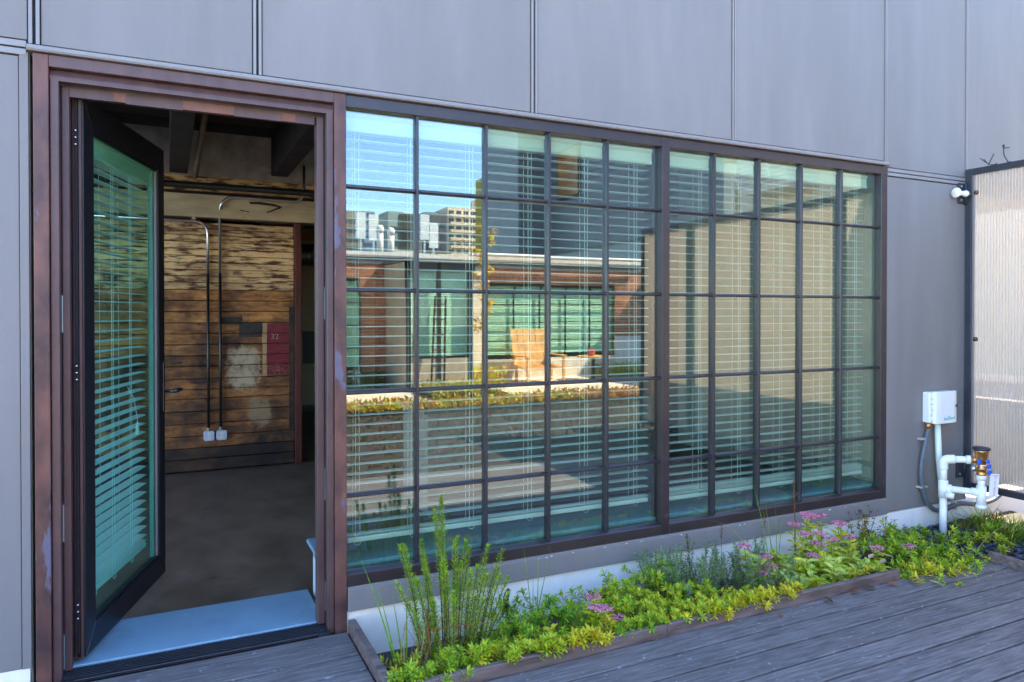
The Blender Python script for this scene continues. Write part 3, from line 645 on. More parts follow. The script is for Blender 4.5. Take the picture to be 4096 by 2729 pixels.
def smooth_path(pts, n=4):
    out = []; pts = [Vector(p) for p in pts]
    for i in range(len(pts)-1):
        p0, p1, p2, p3 = pts[max(i-1,0)], pts[i], pts[i+1], pts[min(i+2, len(pts)-1)]
        for k in range(n):
            t = k/n; out.append(.5*((2*p1)+(-p0+p2)*t+(2*p0-5*p1+4*p2-p3)*t*t+(-p0+3*p1-3*p2+p3)*t*t*t))
    return out + [pts[-1]]
hpp = smooth_path(hp, 14)
P('hose', MB().tube(hpp, [.0165 if i % 2 else .0148 for i in range(len(hpp))], 12), M['hose'], H, smooth=True)
for c, tx in (((4.822,-.016,.575),0), ((4.812,-.018,.235),0), ((5.17,-.02,.066),1)):
    P('strap', MB().obox(c, (.040,0,0) if not tx else (.007,0,0), (0,.020,0), (0,0,.007) if not tx else (0,0,.036)), mat('strap_tan', (.42,.36,.27), .5, var=.1) if 'strap_tan' not in bpy.data.materials else bpy.data.materials['strap_tan'], H, bv=.003)
V = thing('backflow_valve', 'white pvc riser with brass vacuum breaker, black cap and blue handles', 'valve', (4.87, -.2, -.09))
ax, ay = 4.846, -.15; bx, by = 4.975, -.33
P('riser', MB().cyl((ax,ay,-.12),(ax,ay,.20), .0235, 18).cyl((ax,ay,.30),(ax,ay,.41), .0235, 18), M['pvc'], V, smooth=True)
P('tee', MB().cyl((ax,ay,.185),(ax,ay,.305), .031, 18).tube([(ax,ay,.25),(ax+.03,ay-.042,.25)], .030, 16).tube([(ax-.02,ay-.03,.215),(ax+.0,ay-.075,.210)], [.024,.020], 14), M['pvc'], V, smooth=True)
P('cross_pipe', MB().tube([(ax+.02,ay-.028,.25),(bx-.02,by+.028,.245)], .0225, 16), M['pvc'], V, smooth=True)
P('elbow', MB().tube(smooth_path([(ax,ay,.385),(ax,ay,.43),(ax+.012,ay-.016,.452),(ax+.040,ay-.055,.458)], 5), .0305, 16), M['pvc'], V, smooth=True)
P('top_pipe', MB().tube([(ax+.035,ay-.049,.458),(ax+.085,ay-.118,.462)], .0235, 16).tube([(ax+.078,ay-.108,.4615),(ax+.094,ay-.130,.463)], .030, 16), M['pvc'], V, smooth=True)
P('brass_inlet', MB().tube([(ax+.094,ay-.131,.463),(bx-.01,by+.01,.466)], .023, 14), M['brass'], V, smooth=True)
P('lower_tee', MB().cyl((bx,by,.145),(bx,by,.29), .031, 18).tube([(bx-.001,by+.001,.245),(bx-.035,by+.048,.246)], .029, 16).lathe([(.033,-.012),(.035,0),(.033,.012)], (bx,by,.15), 18), M['pvc'], V, smooth=True)
P('upper_pipe', MB().cyl((bx,by,.28),(bx,by,.345), .0235, 18).cyl((bx,by,.333),(bx,by,.365), .030, 18), M['pvc'], V, smooth=True)
P('brass_body', MB().lathe([(.026,.362),(.030,.366),(.030,.375),(.027,.382),(.027,.40),(.031,.403),(.031,.412),(.027,.418),(.027,.445),(.034,.455),(.039,.475),(.041,.520),(.044,.524),(.044,.538),(.030,.540)], (bx,by,0), 22), M['brass'], V, smooth=True)
P('black_cap', MB().lathe([(.050,.536),(.054,.540),(.054,.550),(.044,.557),(.02,.561),(.0,.561)], (bx,by,0), 24), M['cap'], V, smooth=True)
for c, r in (((bx-.058,by-.02,.462),.016), ((bx-.015,by-.052,.468),.013), ((bx+.036,by-.03,.425),.015), ((bx+.034,by-.035,.383),.016)):
    P('blue_handle', MB().obox(c, (r,0,0), (0,r*.5,0), (0,0,r*1.05)), M['blue'], V, bv=.006, seg=3)
    P('handle_stem', MB().tube([(bx,by,c[2]-.002), (c[0],c[1],c[2])], .007, 8), M['brass'], V, smooth=True)
P('test_cock', MB().lathe([(.018,-.012),(.020,0),(.018,.012)], (bx-.075,by+.005,.415), 14, axis='y'), M['steel'], V, smooth=True)
P('test_stem', MB().tube([(bx-.075,by+.005,.415),(bx-.04,by,.44),(bx,by,.44)], .011, 10), M['brass'], V, smooth=True)
P('white_tie', MB().lathe([(.0305,.430),(.0315,.434),(.0305,.438)], (bx,by,0), 20), M['pvc'], V, smooth=True)
P('drain_stub', MB().tube([(bx+.045,by,.50),(bx+.045,by,.44),(bx+.04,by-.01,.41)], .004, 8), M['cap'], V)
TG = thing('warning_tag', 'white warning tag with red lettering hanging from the brass valve', 'tag', (bx+.045, by-.05, .37), local=False)
rt = Matrix.Translation((bx+.052, by-.052, .300)) @ Matrix.Rotation(radians(-26), 4, 'Z') @ Matrix.Rotation(radians(5), 4, 'Y')
mb = MB(); R3 = rt.to_3x3()
mb.obox(rt.translation, R3 @ Vector((.030,0,0)), R3 @ Vector((0,.001,0)), R3 @ Vector((0,0,.078)))
P('tag_card', mb, M['tagw'], TG)
text_part('tag_lettering', 'DO NOT REMOVE', .0165, M['redink'], TG, rt @ Matrix.Translation((.004,-.0016,-.004)) @ Matrix.Rotation(pi/2, 4, 'X') @ Matrix.Rotation(-pi/2, 4, 'Z'), ext=.0003)
text_part('tag_lettering', 'DANGER', .012, M['redink'], TG, rt @ Matrix.Translation((0,-.0016,.066)) @ Matrix.Rotation(pi/2, 4, 'X'), ext=.0003)
P('tag_wire', MB().tube([(bx+.030,by-.03,.40),(bx+.045,by-.045,.395),(bx+.05,by-.05,.375)], .0015, 6), M['steel'], TG)

# ------------------------------------------------------------------ gate and fence of ribbed polycarbonate
def polymat():
    m = bpy.data.materials.new('polycarbonate'); m.use_nodes = True; nt = m.node_tree; N = nt.nodes; L = nt.links
    N.remove(N['Principled BSDF']); out = N['Material Output']
    t = N.new('ShaderNodeBsdfTranslucent'); t.inputs[0].default_value = (.90,.68,.48,1)
    d = N.new('ShaderNodeBsdfDiffuse'); d.inputs[0].default_value = (.84,.66,.50,1)
    r = N.new('ShaderNodeBsdfRefraction'); r.inputs['IOR'].default_value = 1.003; r.inputs['Roughness'].default_value = .17; r.inputs[0].default_value = (.92,.74,.58,1)
    g = N.new('ShaderNodeBsdfGlossy'); g.inputs['Roughness'].default_value = .16
    a = N.new('ShaderNodeMixShader'); a.inputs[0].default_value = .45; L.new(t.outputs[0], a.inputs[1]); L.new(d.outputs[0], a.inputs[2])
    b = N.new('ShaderNodeMixShader'); b.inputs[0].default_value = .42; L.new(a.outputs[0], b.inputs[1]); L.new(r.outputs[0], b.inputs[2])
    lw = N.new('ShaderNodeLayerWeight'); lw.inputs[0].default_value = .5
    po = N.new('ShaderNodeMath'); po.operation = 'POWER'; L.new(lw.outputs['Facing'], po.inputs[0]); po.inputs[1].default_value = 5.0
    fr = N.new('ShaderNodeMath'); fr.operation = 'MULTIPLY_ADD'; L.new(po.outputs[0], fr.inputs[0]); fr.inputs[1].default_value = .8; fr.inputs[2].default_value = .05
    c = N.new('ShaderNodeMixShader'); L.new(fr.outputs[0], c.inputs[0]); L.new(b.outputs[0], c.inputs[1]); L.new(g.outputs[0], c.inputs[2])
    L.new(c.outputs[0], out.inputs[0]); return m
M['poly'] = polymat()
M['rib'] = mat('polycarbonate_web', (.62,.56,.48), .4, var=.05)
def poly_leaf(root, ya, yb, z0, z1, fr=.046, x=5.302):
    B('frame_stile', (x, x+.05, yb-fr, yb, z0, z1), M['gatefr'], root, bv=.003)
    B('frame_stile', (x, x+.05, ya, ya+fr, z0, z1), M['gatefr'], root, bv=.003)
    B('frame_rail', (x, x+.05, ya+fr+.0005, yb-fr-.0005, z1-fr, z1), M['gatefr'], root, bv=.003)
    B('frame_rail', (x, x+.05, ya+fr+.0005, yb-fr-.0005, z0, z0+fr), M['gatefr'], root, bv=.003)
    y0, y1 = ya+fr+.001, yb-fr-.001
    P('sheet', MB().poly([(x+.018,y0,z0+fr+.001),(x+.018,y1,z0+fr+.001),(x+.018,y1,z1-fr-.001),(x+.018,y0,z1-fr-.001)]), M['poly'], root)
    rb = MB(); y = y0+.012
    n = 0
    while y < y1-.005:
        rb.box(x+.010, x+.0176, y-.0007, y+.0007, z0+fr+.002, z1-fr-.002); y += .0205
    o = P('rib', rb, M['rib'], root); o['kind'] = 'stuff'
    B('seal_strip', (x+.010, x+.0175, y1-.012, y1, z0+fr+.001, z1-fr-.001), M['trim'], root)
    B('seal_strip', (x+.010, x+.0175, y0, y0+.008, z0+fr+.001, z1-fr-.001), M['trim'], root)
GT = thing('screen_gate', 'tall gate of ribbed translucent plastic in a dark metal frame', 'gate', (5.32, -.5, .17))
poly_leaf(GT, -1.02, -.006, .175, 2.522)
for zc in (2.345, 1.275):
    P('panel_stud', MB().lathe([(.017,0),(.016,-.008),(.010,-.015),(0,-.017)], (5.3195,-.078,zc), 14, axis='x'), mat('stud_brown', (.16,.06,.035), .25, metal=.5, var=.1) if 'stud_brown' not in bpy.data.materials else bpy.data.materials['stud_brown'], GT, smooth=True)
for zc in (2.345, .33):
    B('hinge_plate', (5.215, 5.2985, -.010, -.0005, zc-.075, zc+.075), M['gatefr'], GT, bv=.002)
    P('hinge_barrel', MB().cyl((5.298,-.014,zc-.08),(5.298,-.014,zc+.08), .010, 10), M['gatefr'], GT, smooth=True)
    for dz in (-.05, .05): P('hinge_bolt', MB().lathe([(.011,0),(.010,-.006),(.004,-.009)], (5.25,-.0102,zc+dz), 8, axis='y'), M['steel'], GT)
st = thing('door_stop', 'white plastic door stop with round foot near the gate hinge', 'door stop', (5.29, -.045, 2.335))
P('stop_foot', MB().lathe([(.034,-.0),(.036,.004),(.034,.010),(.018,.014)], (5.125,-.05,2.335), 20, axis='x'), M['pvc'], st, smooth=True)
P('stop_body', MB().lathe([(.0165,.012),(.0165,.10),(.022,.102),(.024,.112),(.022,.122),(.010,.124)], (5.125,-.05,2.335), 18, axis='x'), M['pvc'], st, smooth=True)
P('stop_tip', MB().lathe([(.008,.124),(.009,.150),(.006,.176)], (5.125,-.05,2.335), 12, axis='x'), M['steel'], st, smooth=True)
for i, (y, lab) in enumerate(((-.175,'cut black cable tie lying open on the gate top rail nearest the wall'), (-.275,'upright cut black cable tie standing on the gate top rail'))):
    mb = MB()
    if i == 0:
        mb.tube([(5.30,y+.035,2.575),(5.298,y,2.53),(5.299,y-.04,2.521),(5.30,y-.06,2.528)], .0035, 6).tube([(5.298,y,2.53),(5.30,y-.035,2.60)], .0035, 6).tube([(5.299,y+.02,2.548),(5.299,y+.06,2.585)], .003, 6)
    else:
        mb.tube([(5.30,y,2.64),(5.299,y-.002,2.58),(5.298,y-.03,2.523),(5.30,y-.055,2.520)], .004, 6).tube([(5.30,y,2.625),(5.30,y-.04,2.622)], .003, 6).box(5.296,5.304,y-.006,y+.006,2.63,2.65)
    tag(P('cable_tie', mb, M['cap']), lab, 'cable tie', 'cut cable ties on the gate')
for k, (ya, yb) in enumerate(((-2.02,-1.04), (-3.0,-2.04), (-3.95,-3.02))):
    FN = thing('screen_fence', ('ribbed plastic fence bay next to the gate', 'middle bay of the ribbed plastic fence', 'last bay of the ribbed plastic fence')[k], 'fence', (5.32, yb-.5, 0), group='ribbed fence bays')
    poly_leaf(FN, ya, yb, .10, 2.50, fr=.05)
# ------------------------------------------------------------------ across the terrace (seen mirrored in the panes)
M['brick'] = mat('brick', (.42,.13,.055), .8, var=.35, scale=3.5, col2=(.68,.27,.12), rampos=(.3,.7))
M['mortar'] = mat('mortar', (.85,.74,.58), .9, var=.1)
M['fascia'] = mat('dark_fascia', (.16,.15,.14), .6, var=.1)
M['blindfar'] = mat('far_blind', (.86,.96,.80), .5, var=.05)
M['tanstone'] = mat('tan_wall', (.52,.40,.28), .8, var=.1)
M['conc'] = mat('apartment_render', (.85,.66,.46), .8, var=.06)
M['dglass'] = mat('far_dark_window', (.05,.07,.09), .15, var=.2)
M['corr'] = mat('corrugated_metal', (.22,.225,.245), .5, var=.08, metal=.1)
M['creamw'] = mat('cream_stucco', (.80,.66,.50), .85, var=.05)
BB = thing('brick_building', 'long low red brick building across the terrace with pale window blinds', 'building', (3.2, -12.5, 0))
by = -11.0
bm_ = MB(); rb_ = random.Random(5)
def bricks(x0, x1, z0, z1):
    nz = int(round((z1-z0)/.075))
    for i in range(nz):
        z = z0 + (z1-z0)*i/nz; h = (z1-z0)/nz - .014
        x = x0 - (.11 if i % 2 else 0)
        while x < x1:
            a, b = max(x, x0), min(x+.206, x1)
            if b-a > .02: bm_.box(a, b, by-.03, by+rb_.uniform(.006,.012), z+.005, z+.005+h)
            x += .22
wins = [(.9, 3.52, .30, 2.19), (6.36, 9.66, .46, 2.14)]
bricks(-5.5, .9, 0, 2.46); bricks(.9, 3.52, 2.19, 2.46); bricks(3.52, 4.40, 0, 2.46); bricks(6.2, 6.36, 0, 2.46); bricks(6.36, 9.66, 2.14, 2.46); bricks(9.66, 10.4, .92, 2.46)
o = P('brick', bm_, M['brick'], BB); o['kind'] = 'stuff'
for b in ((-5.5,.9,0,2.46), (.9,3.52,2.19,2.46), (.9,3.52,0,.30), (3.52,6.36,0,2.46), (6.36,9.66,2.14,2.46), (6.36,9.66,0,.46), (9.66,10.4,0,2.46)):
    B('wall_body', (b[0], b[1], by-.3, by, b[2], b[3]), M['mortar'], BB)
B('rear_body', (-5.5, 10.4, by-5, by-.75, 0, 2.46), M['roomw'], BB)
B('end_wall', (10.2, 10.4, by-.75, by-.301, 0, 2.46), M['mortar'], BB)
B('white_plinth', (9.66, 10.42, by+.001, by+.03, 0, .92), M['white'], BB)
B('fascia', (-5.6, 10.45, by+.004, by+.03, 2.4605, 2.64), M['fascia'], BB)
B('soffit_roof', (-5.6, 10.5, by-5.2, by+.03, 2.6405, 2.66), M['fascia'], BB)
P('gutter', MB().prism([(by+.031,2.60),(by+.06,2.60),(by+.08,2.64),(by+.08,2.71),(by+.031,2.71)], 0, -5.6, 10.35), M['white'], BB)
P('gutter_pipe', MB().tube([(5.8,by+.2,2.74),(10.4,by+.2,2.74)], .035, 10), M['white'], BB)
for x0, x1, z0, z1 in wins:
    wf = B('window_frame', (x0, x1, by-.10, by-.06, z1-.05, z1), M['black'], BB)
    B('pane', (x0, x1, by-.085, by-.08, z0, z1-.05), M['glassfar'], wf)
    fr = MB()
    n = 5 if x1-x0 > 3 else 4
    for i in range(n+1):
        xx = x0 + (x1-x0)*i/n; fr.box(xx-.014, xx+.014, by-.078, by-.05, z0, z1-.05)
    for j in range(5):
        zz_ = z0 + (z1-z0-.05)*j/4; fr.box(x0, x1, by-.0495, by-.03, zz_-.012, zz_+.012)
    P('glazing_bar', fr, M['black'], wf)['kind'] = 'stuff'
    sl_ = MB(); z = z0+.12
    while z < z1-.06:
        sl_.obox(((x0+x1)/2, by-.125, z), ((x1-x0)/2-.03,0,0), (0,.008,-.0185), (0,.0012,.0016)); z += .038
    P('slat', sl_, M['blindfar'], wf)['kind'] = 'stuff'
    B('dark_room', (x0, x1, by-.70, by-.60, z0, z1), M['panelg'], wf)
# glazed porch standing in front of the brick wall
VB = thing('glazed_porch', 'glazed porch with bronze posts standing before the brick pier', 'porch', (5.3, -10.3, 0))
for x in (4.02, 4.62, 5.28): B('porch_post', (x, x+.07, -9.57, -9.50, 0, 2.44), M['bronze'], VB)
B('porch_roof', (3.98, 5.42, -10.98, -9.46, 2.4405, 2.50), M['fascia'], VB)
B('porch_beam', (4.02, 5.40, -9.57, -9.50, 2.30, 2.4400), M['bronze'], VB)
B('porch_side', (4.02, 4.06, -10.97, -9.58, 0, 2.43), M['tanstone'], VB)
B('porch_side', (5.31, 5.35, -10.97, -9.58, 0, 2.43), M['tanstone'], VB)
B('porch_base', (4.095, 5.275, -9.56, -9.52, 0, .62), M['tanstone'], VB)
B('pane', (4.095, 4.615, -9.54, -9.535, .621, 2.295), M['glassfar'], VB)
B('pane', (4.695, 5.275, -9.54, -9.535, .621, 2.295), M['glassfar'], VB)
sl_ = MB()
for i in range(40): sl_.obox((4.68, -9.66, .68+.04*i), (.58,0,0), (0,.008,-.0195), (0,.0012,.0016))
P('porch_blind', sl_, M['blindfar'], VB)['kind'] = 'stuff'
LD = thing('ladder', 'dark wooden orchard ladder leaning on the glazed porch', 'ladder', (4.5, -9.3, 0))
P('rail', MB().tube([(4.36,-9.15,0),(4.55,-9.44,1.80)], .022, 8), M['wood_dark'], LD)
P('rail', MB().tube([(4.62,-9.15,0),(4.76,-9.44,1.80)], .022, 8), M['wood_dark'], LD)
for i in range(6):
    t = .12 + i*.16
    P('rung', MB().tube([(4.36+.19*t,-9.15-.29*t,1.8*t),(4.62+.14*t,-9.15-.29*t,1.8*t)], .014, 8), M['wood_dark'], LD)
M['bench'] = mat('honey_timber', (.75,.40,.12), .5, var=.2, scale=6, stretch=(1,4,1))
BN = thing('timber_chair', 'honey coloured timber lounge chair in front of the far window', 'chair', (7.3, -10.2, 0))
for i in range(6):
    P('back_slat', MB().obox((6.84+i*.15, -10.62, .74), (.070,0,0), (0,.012,-.003), (0,-.10,.40)), M['bench'], BN)
for i in range(6): B('seat_slat', (6.77+.0, 7.66, -10.5+.1*i, -10.41+.1*i, .345-.012*i, .370-.012*i), M['bench'], BN)
for x in (6.78, 7.62):
    for y in (-10.5, -9.95): B('leg', (x, x+.05, y, y+.05, 0, .33), M['bench'], BN)
    B('arm', (x-.03, x+.08, -10.65, -9.86, .56, .585), M['bench'], BN); B('arm_post', (x, x+.05, -9.95, -9.9, .331, .559), M['bench'], BN)
TB = thing('side_table', 'small round table with flowers beside the timber chair', 'table', (8.5, -10.1, 0))
P('table_top', MB().lathe([(.36,.50),(.36,.53)], (8.5,-10.1,0), 20), M['bench'], TB)
P('table_leg', MB().lathe([(.2,0),(.04,.03),(.04,.50)], (8.5,-10.1,0), 12), M['black'], TB)
P('flower_pot', MB().lathe([(.07,.531),(.10,.68),(.08,.68)], (8.45,-10.1,0), 14), mat('pot', (.6,.12,.08), .5, var=.1), TB)
# plant beds across the terrace
LM = {k: leafmat('leaf_'+k, c) for k, c in dict(green=(.21,.40,.03), lime=(.50,.58,.025), yellow=(.82,.66,.04), gold=(.58,.34,.02), orange=(.50,.17,.02), dark=(.07,.14,.03), grey=(.27,.34,.17), blue=(.06,.14,.11), brown=(.13,.07,.03), tan=(.52,.38,.21), rust=(.24,.09,.03), straw=(.40,.30,.12), pale=(.62,.68,.13), maroon=(.10,.025,.02)).items()}
M['flower'] = leafmat('leaf_flower', (.82,.27,.38), var=.3, trans=.2)
M['stem'] = mat('woody_stem', (.13,.075,.05), .8, var=.3, scale=40)
M['gstem'] = mat('green_stem', (.17,.20,.05), .6, var=.3, scale=30)
M['rstem'] = mat('red_stem', (.22,.10,.045), .6, var=.3, scale=30)
def bed(name, x0, x1, y0, y1, z0, hh, n, keys, size, lab_kind='stuff'):
    mb = MB(); r = random.Random(hash(name) % 1000 if False else len(name)*7+int(x0*10+100))
    for i in range(n):
        x, y = r.uniform(x0, x1), r.uniform(y0, y1); h = r.random()**1.5*hh
        a = r.uniform(0, 2*pi); e = r.uniform(.1, 1.2)
        mb.leaf((x, y, z0+h*.7), (cos(a)*cos(e), sin(a)*cos(e), sin(e)), size*r.uniform(.6,1.3), size*.45, int(r.random()**1.6*len(keys)), shape=(.3,1,.05))
    o = P(name, mb, [LM[k] for k in keys]); o['kind'] = 'stuff'; return o
struct(B('plant_bed', (-4.0, 10.6, -6.965, -2.93, -.2, -.06), M['soil']))
bed('ground_cover', -1.5, 9.5, -6.9, -2.98, -.06, .06, 5200, ['brown','dark','maroon','brown'], .07)
struct(B('plant_bed', (-4.0, 10.6, -8.05, -6.97, -.2, .0), M['soil']))
bed('ground_cover', -2, 6.5, -8.05, -6.95, .0, .09, 5200, ['gold','yellow','orange','green','rust'], .085)
bed('ground_cover', 6.5, 10.4, -8.05, -6.95, .0, .10, 2200, ['orange','rust','gold','tan'], .085)
struct(B('plant_bed', (4.1, 5.45, -10.2, -8.12, .0, .07), M['soil']))
bed('ground_cover', 4.1, 5.45, -10.4, -8.1, .05, .22, 1800, ['yellow','green','gold','straw'], .085)
bed('ground_cover', .6, 3.9, -10.95, -10.2, .0, .40, 1500, ['dark','green','brown'], .09)
bed('ground_cover', 5.5, 6.5, -10.9, -10.2, .0, .45, 800, ['yellow','lime','gold'], .10)
bed('ground_cover', 8.9, 10.3, -10.95, -10.3, .0, .40, 700, ['lime','straw','yellow'], .10)
TR = thing('yellow_tree', 'slim young tree with yellow autumn leaves near the glazed porch', 'tree', (5.75, -9.9, 0))
r = random.Random(11); tm = MB(); tl = MB()
tm.tube([(5.75,-9.9,0),(5.78,-9.88,1.2),(5.72,-9.9,2.3),(5.74,-9.9,3.3)], [.03,.024,.016,.006], 8)
for i in range(16):
    z = 1.1+i*.13; a = r.uniform(0, 2*pi); L_ = r.uniform(.15,.34)
    q = (5.75+cos(a)*L_, -9.9+sin(a)*L_, z+.16); tm.tube([(5.75,-9.9,z), q], [.007,.003], 5)
    for k in range(22):
        t = r.uniform(.3,1.1); c = (5.75+cos(a)*L_*t+r.gauss(0,.05), -9.9+sin(a)*L_*t+r.gauss(0,.05), z+.16*t+r.gauss(0,.05))
        b_ = r.uniform(0,2*pi); tl.leaf(c, (cos(b_),sin(b_),r.uniform(-.8,.5)), .11, .065, r.choice([0,0,1]), shape=(.3,1,.05))
P('trunk', tm, M['stem'], TR); P('crown', tl, [LM['gold'], LM['yellow']], TR)
# roof vents, antennas, tank
for i, (x, h) in enumerate(((4.27, .70), (4.52, .66))):
    R = thing('roof_vent', ('taller white vent pipe standing on the brick building roof', 'shorter white vent pipe standing on the brick building roof')[i], 'vent', (x, -12.2, 2.66), group='white roof vents')
    P('vent_pipe', MB().tube([(x,-12.2,2.66),(x,-12.2,2.66+h)], .075, 16), M['white'], R, smooth=True)
    P('vent_cap', MB().lathe([(.085,h-.12),(.088,h-.02),(.06,h+.04),(.0,h+.06)], (x,-12.2,2.66), 16), M['white'], R, smooth=True)
for i, (x, y, z0, z1) in enumerate(((10.7,-40,1,7.6), (11.5,-40,1,7.5), (14.7,-40,1,7.8), (15.3,-40,1,7.3))):
    R = thing('antenna_mast', ('leftmost tall roof antenna with pale panel', 'second roof antenna with pale panel from the tower', 'antenna mast beside the ribbed water tank', 'lower antenna mast next to the apartment block')[i], 'antenna', (x, y, z0), group='antennas on the far roofs')
    P('mast', MB().tube([(x,y,z0),(x,y,z1)], .06, 8), M['steel'], R)
    B('antenna_panel', (x-.28, x+.28, y-.1, y+.12, z1-1.6, z1), M['boxw'], R)
    B('antenna_unit', (x-.16, x+.2, y-.05, y+.15, z1-3.4, z1-2.5), M['boxw'], R)
    P('cable', MB().tube([(x+.1,y,z1-1.6),(x+.5,y+.1,z1-3),(x+.2,y,z1-4.5)], .03, 6), M['cap'], R)
WT = thing('water_tank', 'dark ribbed round water tank on a distant roof', 'water tank', (39.2, -120, 11))
def Mx(u, Y):      # not used for placing things, kept simple
    return None
P('tank_body', MB().lathe([(2.1,11.81)] + [v for i in range(14) for v in ((2.1,12.0+.48*i),(2.0,12.05+.48*i),(2.0,12.3+.48*i),(2.1,12.35+.48*i))] + [(1.8,19.0),(.2,19.2)], (39.2,-120,0), 28), mat('tank_steel', (.10,.10,.085), .5, var=.2, metal=.2), WT)
B('tank_base', (34, 47, -128, -112, 0, 11.8), M['conc'], WT)
def tower(lab, x0, x1, y, z1, fl, mcol, bays, dpt=14, balc=False, cap_=0):
    R = thing('apartment_tower', lab, 'building', ((x0+x1)/2, y-dpt/2, 0))
    B('tower_body', (x0, x1, y-dpt, y, 0, z1), mcol, R)
    n = int(z1/fl); mb = MB(); bb = MB(); wd = (x1-x0)/bays
    for i in range(n):
        for k in range(bays):
            xx = x0 + k*wd
            mb.box(xx+wd*.18, xx+wd*.82, y+.001, y+.12, i*fl+fl*.38, i*fl+fl*.82)
        if balc: bb.box(x0+wd*.3, x1-wd*.3, y+.13, y+1.3, i*fl+.02, i*fl+fl*.34)
    o = P('window', mb, M['dglass'], R); o['kind'] = 'stuff'
    if balc:
        o = P('balcony', bb, mcol, R); o['kind'] = 'stuff'
    if cap_: B('roof_house', (x0+(x1-x0)*.42, x0+(x1-x0)*.66, y-dpt, y+1.6, z1+.01, z1+cap_), mcol, R)
    return R

tower('tan apartment slab with long balconies far beyond the terrace', 95, 131, -250, 42, 2.95, M['conc'], 12, balc=True, cap_=5)
tower('brown apartment tower with a tight grid of dark windows', 38, 51, -200, 30.5, 2.6, mat('brown_tower', (.30,.26,.20), .8, var=.05), 9)
tower('pale pink stepped top of a distant tower behind the brown tower', 44.6, 47.4, -230, 38, 3, mat('pink_tower', (.55,.42,.45), .8, var=.05), 3, dpt=6)
tower('blue glass tower far behind the roof antennas', 75, 81, -300, 45, 3.2, mat('blue_tower', (.25,.33,.45), .4, var=.05), 5)
tower('plain grey green block beside the ribbed water tank', 46.8, 50.6, -160, 25.4, 3.2, mat('grey_block', (.30,.36,.34), .7, var=.05), 1)
tower('dark stone block left of the tan apartment slab', 62, 68.5, -180, 29, 3, mat('dark_block', (.12,.11,.12), .7, var=.1), 3)
tower('narrow mustard coloured tower with dark window slots', 68.6, 72.6, -140, 34.5, 2.9, mat('mustard', (.50,.36,.06), .8, var=.05), 2, dpt=20)
# tall corrugated building and cream building at the right of the terrace
CB = thing('corrugated_building', 'tall grey corrugated metal building rising over the brick roof', 'building', (15, -18, 0))
def corr(x0, x1, y0, y1, z0, z1, along):
    mb = MB(); n = 0; st = .25
    B('siding_core', (x0, x1, y0, y1, z0, z1), M['corr'], CB)
    t = y0 if along == 'y' else x0
    e = y1 if along == 'y' else x1
    z = z0 + .05
    while z < z1-.1:
        if along == 'y': mb.box(x0-.03, x0-.001, y0, y1, z, z+.12)
        else: mb.box(x0, x1, y1+.001, y1+.03, z, z+.12)
        z += st
    P('siding_rib', mb, M['corr'], CB)['kind'] = 'stuff'
corr(14.0, 20.0, -26.0, -11.95, 3.9, 11, 'y')
corr(12.65, 13.96, -26.0, -22.31, 3.9, 11, 'x')
B('lower_wall', (14.1, 20.0, -26.0, -11.95, 0, 3.895), mat('pale_wall', (.50,.49,.46), .8, var=.05), CB)
B('lower_wall', (12.7, 14.09, -26.0, -22.4, 0, 3.895), bpy.data.materials['pale_wall'], CB)
wf = B('window_frame', (13.93, 13.969, -21.4, -19.7, 5.9, 7.9), M['black'], CB)
B('pane', (13.90, 13.929, -21.3, -19.8, 6.0, 7.8), mat('mirrored_brick_pane', (.42,.17,.05), .3, var=.35, scale=1.2), wf)  # pane colour stands in for sunlit brick mirrored in it
CR = thing('cream_building', 'sunlit cream stucco building behind the ribbed fence', 'building', (15.5, -1, 0))
B('wall_body', (14.0, 19.0, -11.93, 12.0, -.2, 6.6), M['creamw'], CR)
for y in (-11.7, -11.05): B('pilaster', (13.86, 13.999, y-.22, y+.22, -.2, 6.5), M['creamw'], CR)
B('eave_band', (13.8, 13.999, -11.9, 12, 5.6, 5.75), M['tanstone'], CR)
B('orange_awning', (13.2, 13.999, -7.2, -5.4, 4.95, 5.05), mat('awning', (.75,.28,.04), .7, var=.1), CR)
wf = B('window_frame', (13.95, 13.999, -7.6, -6.6, 3.9, 4.8), M['black'], CR)
B('pane', (13.92, 13.949, -7.55, -6.65, 3.95, 4.75), M['dglass'], wf)
BC = thing('basket_balcony', 'white basket shaped balcony railing on the cream building', 'balcony', (13.6, -9.7, 4.5))
for i in range(9):
    z = 4.55 + i*.1; bulge = .25*sin(pi*(i+1)/11)
    P('rail', MB().tube([(13.99,-10.55,z),(13.2-bulge,-10.5,z),(13.2-bulge,-8.9,z),(13.99,-8.85,z)], .022 if i not in (0,8) else .045, 6), M['white'], BC)
for y in (-10.5, -9.95, -9.4, -8.9):
    P('baluster', MB().tube([(13.2-.25*sin(pi*(i+1)/11), y, 4.55+i*.1) for i in range(9)], .03, 6), M['white'], BC)
B('balcony_floor', (13.15, 13.99, -10.5, -8.9, 4.46, 4.54), M['white'], BC)
# parapet and shaded roof beyond the gate
NP = thing('low_parapet', 'low pale parapet wall on the roof beyond the gate', 'wall', (9.5, 0, 0))
B('parapet_body', (9.3, 9.5, -8.0, 9.0, -.2, .62), mat('parapet', (.34,.36,.42), .8, var=.06), NP)
B('parapet_cap', (9.24, 9.56, -8.0, 9.0, .6205, .68), M['white'], NP)

GP = thing('gate_parapet', 'waist high grey parapet standing close behind the ribbed fence', 'wall', (5.95, -2, -.2))
B('parapet_body', (5.90, 6.05, -4.2, -.30, -.2, 1.28), mat('parapet_grey', (.40,.40,.42), .8, var=.08), GP)
B('parapet_cap', (5.87, 6.08, -4.23, -.27, 1.2805, 1.33), M['white'], GP)

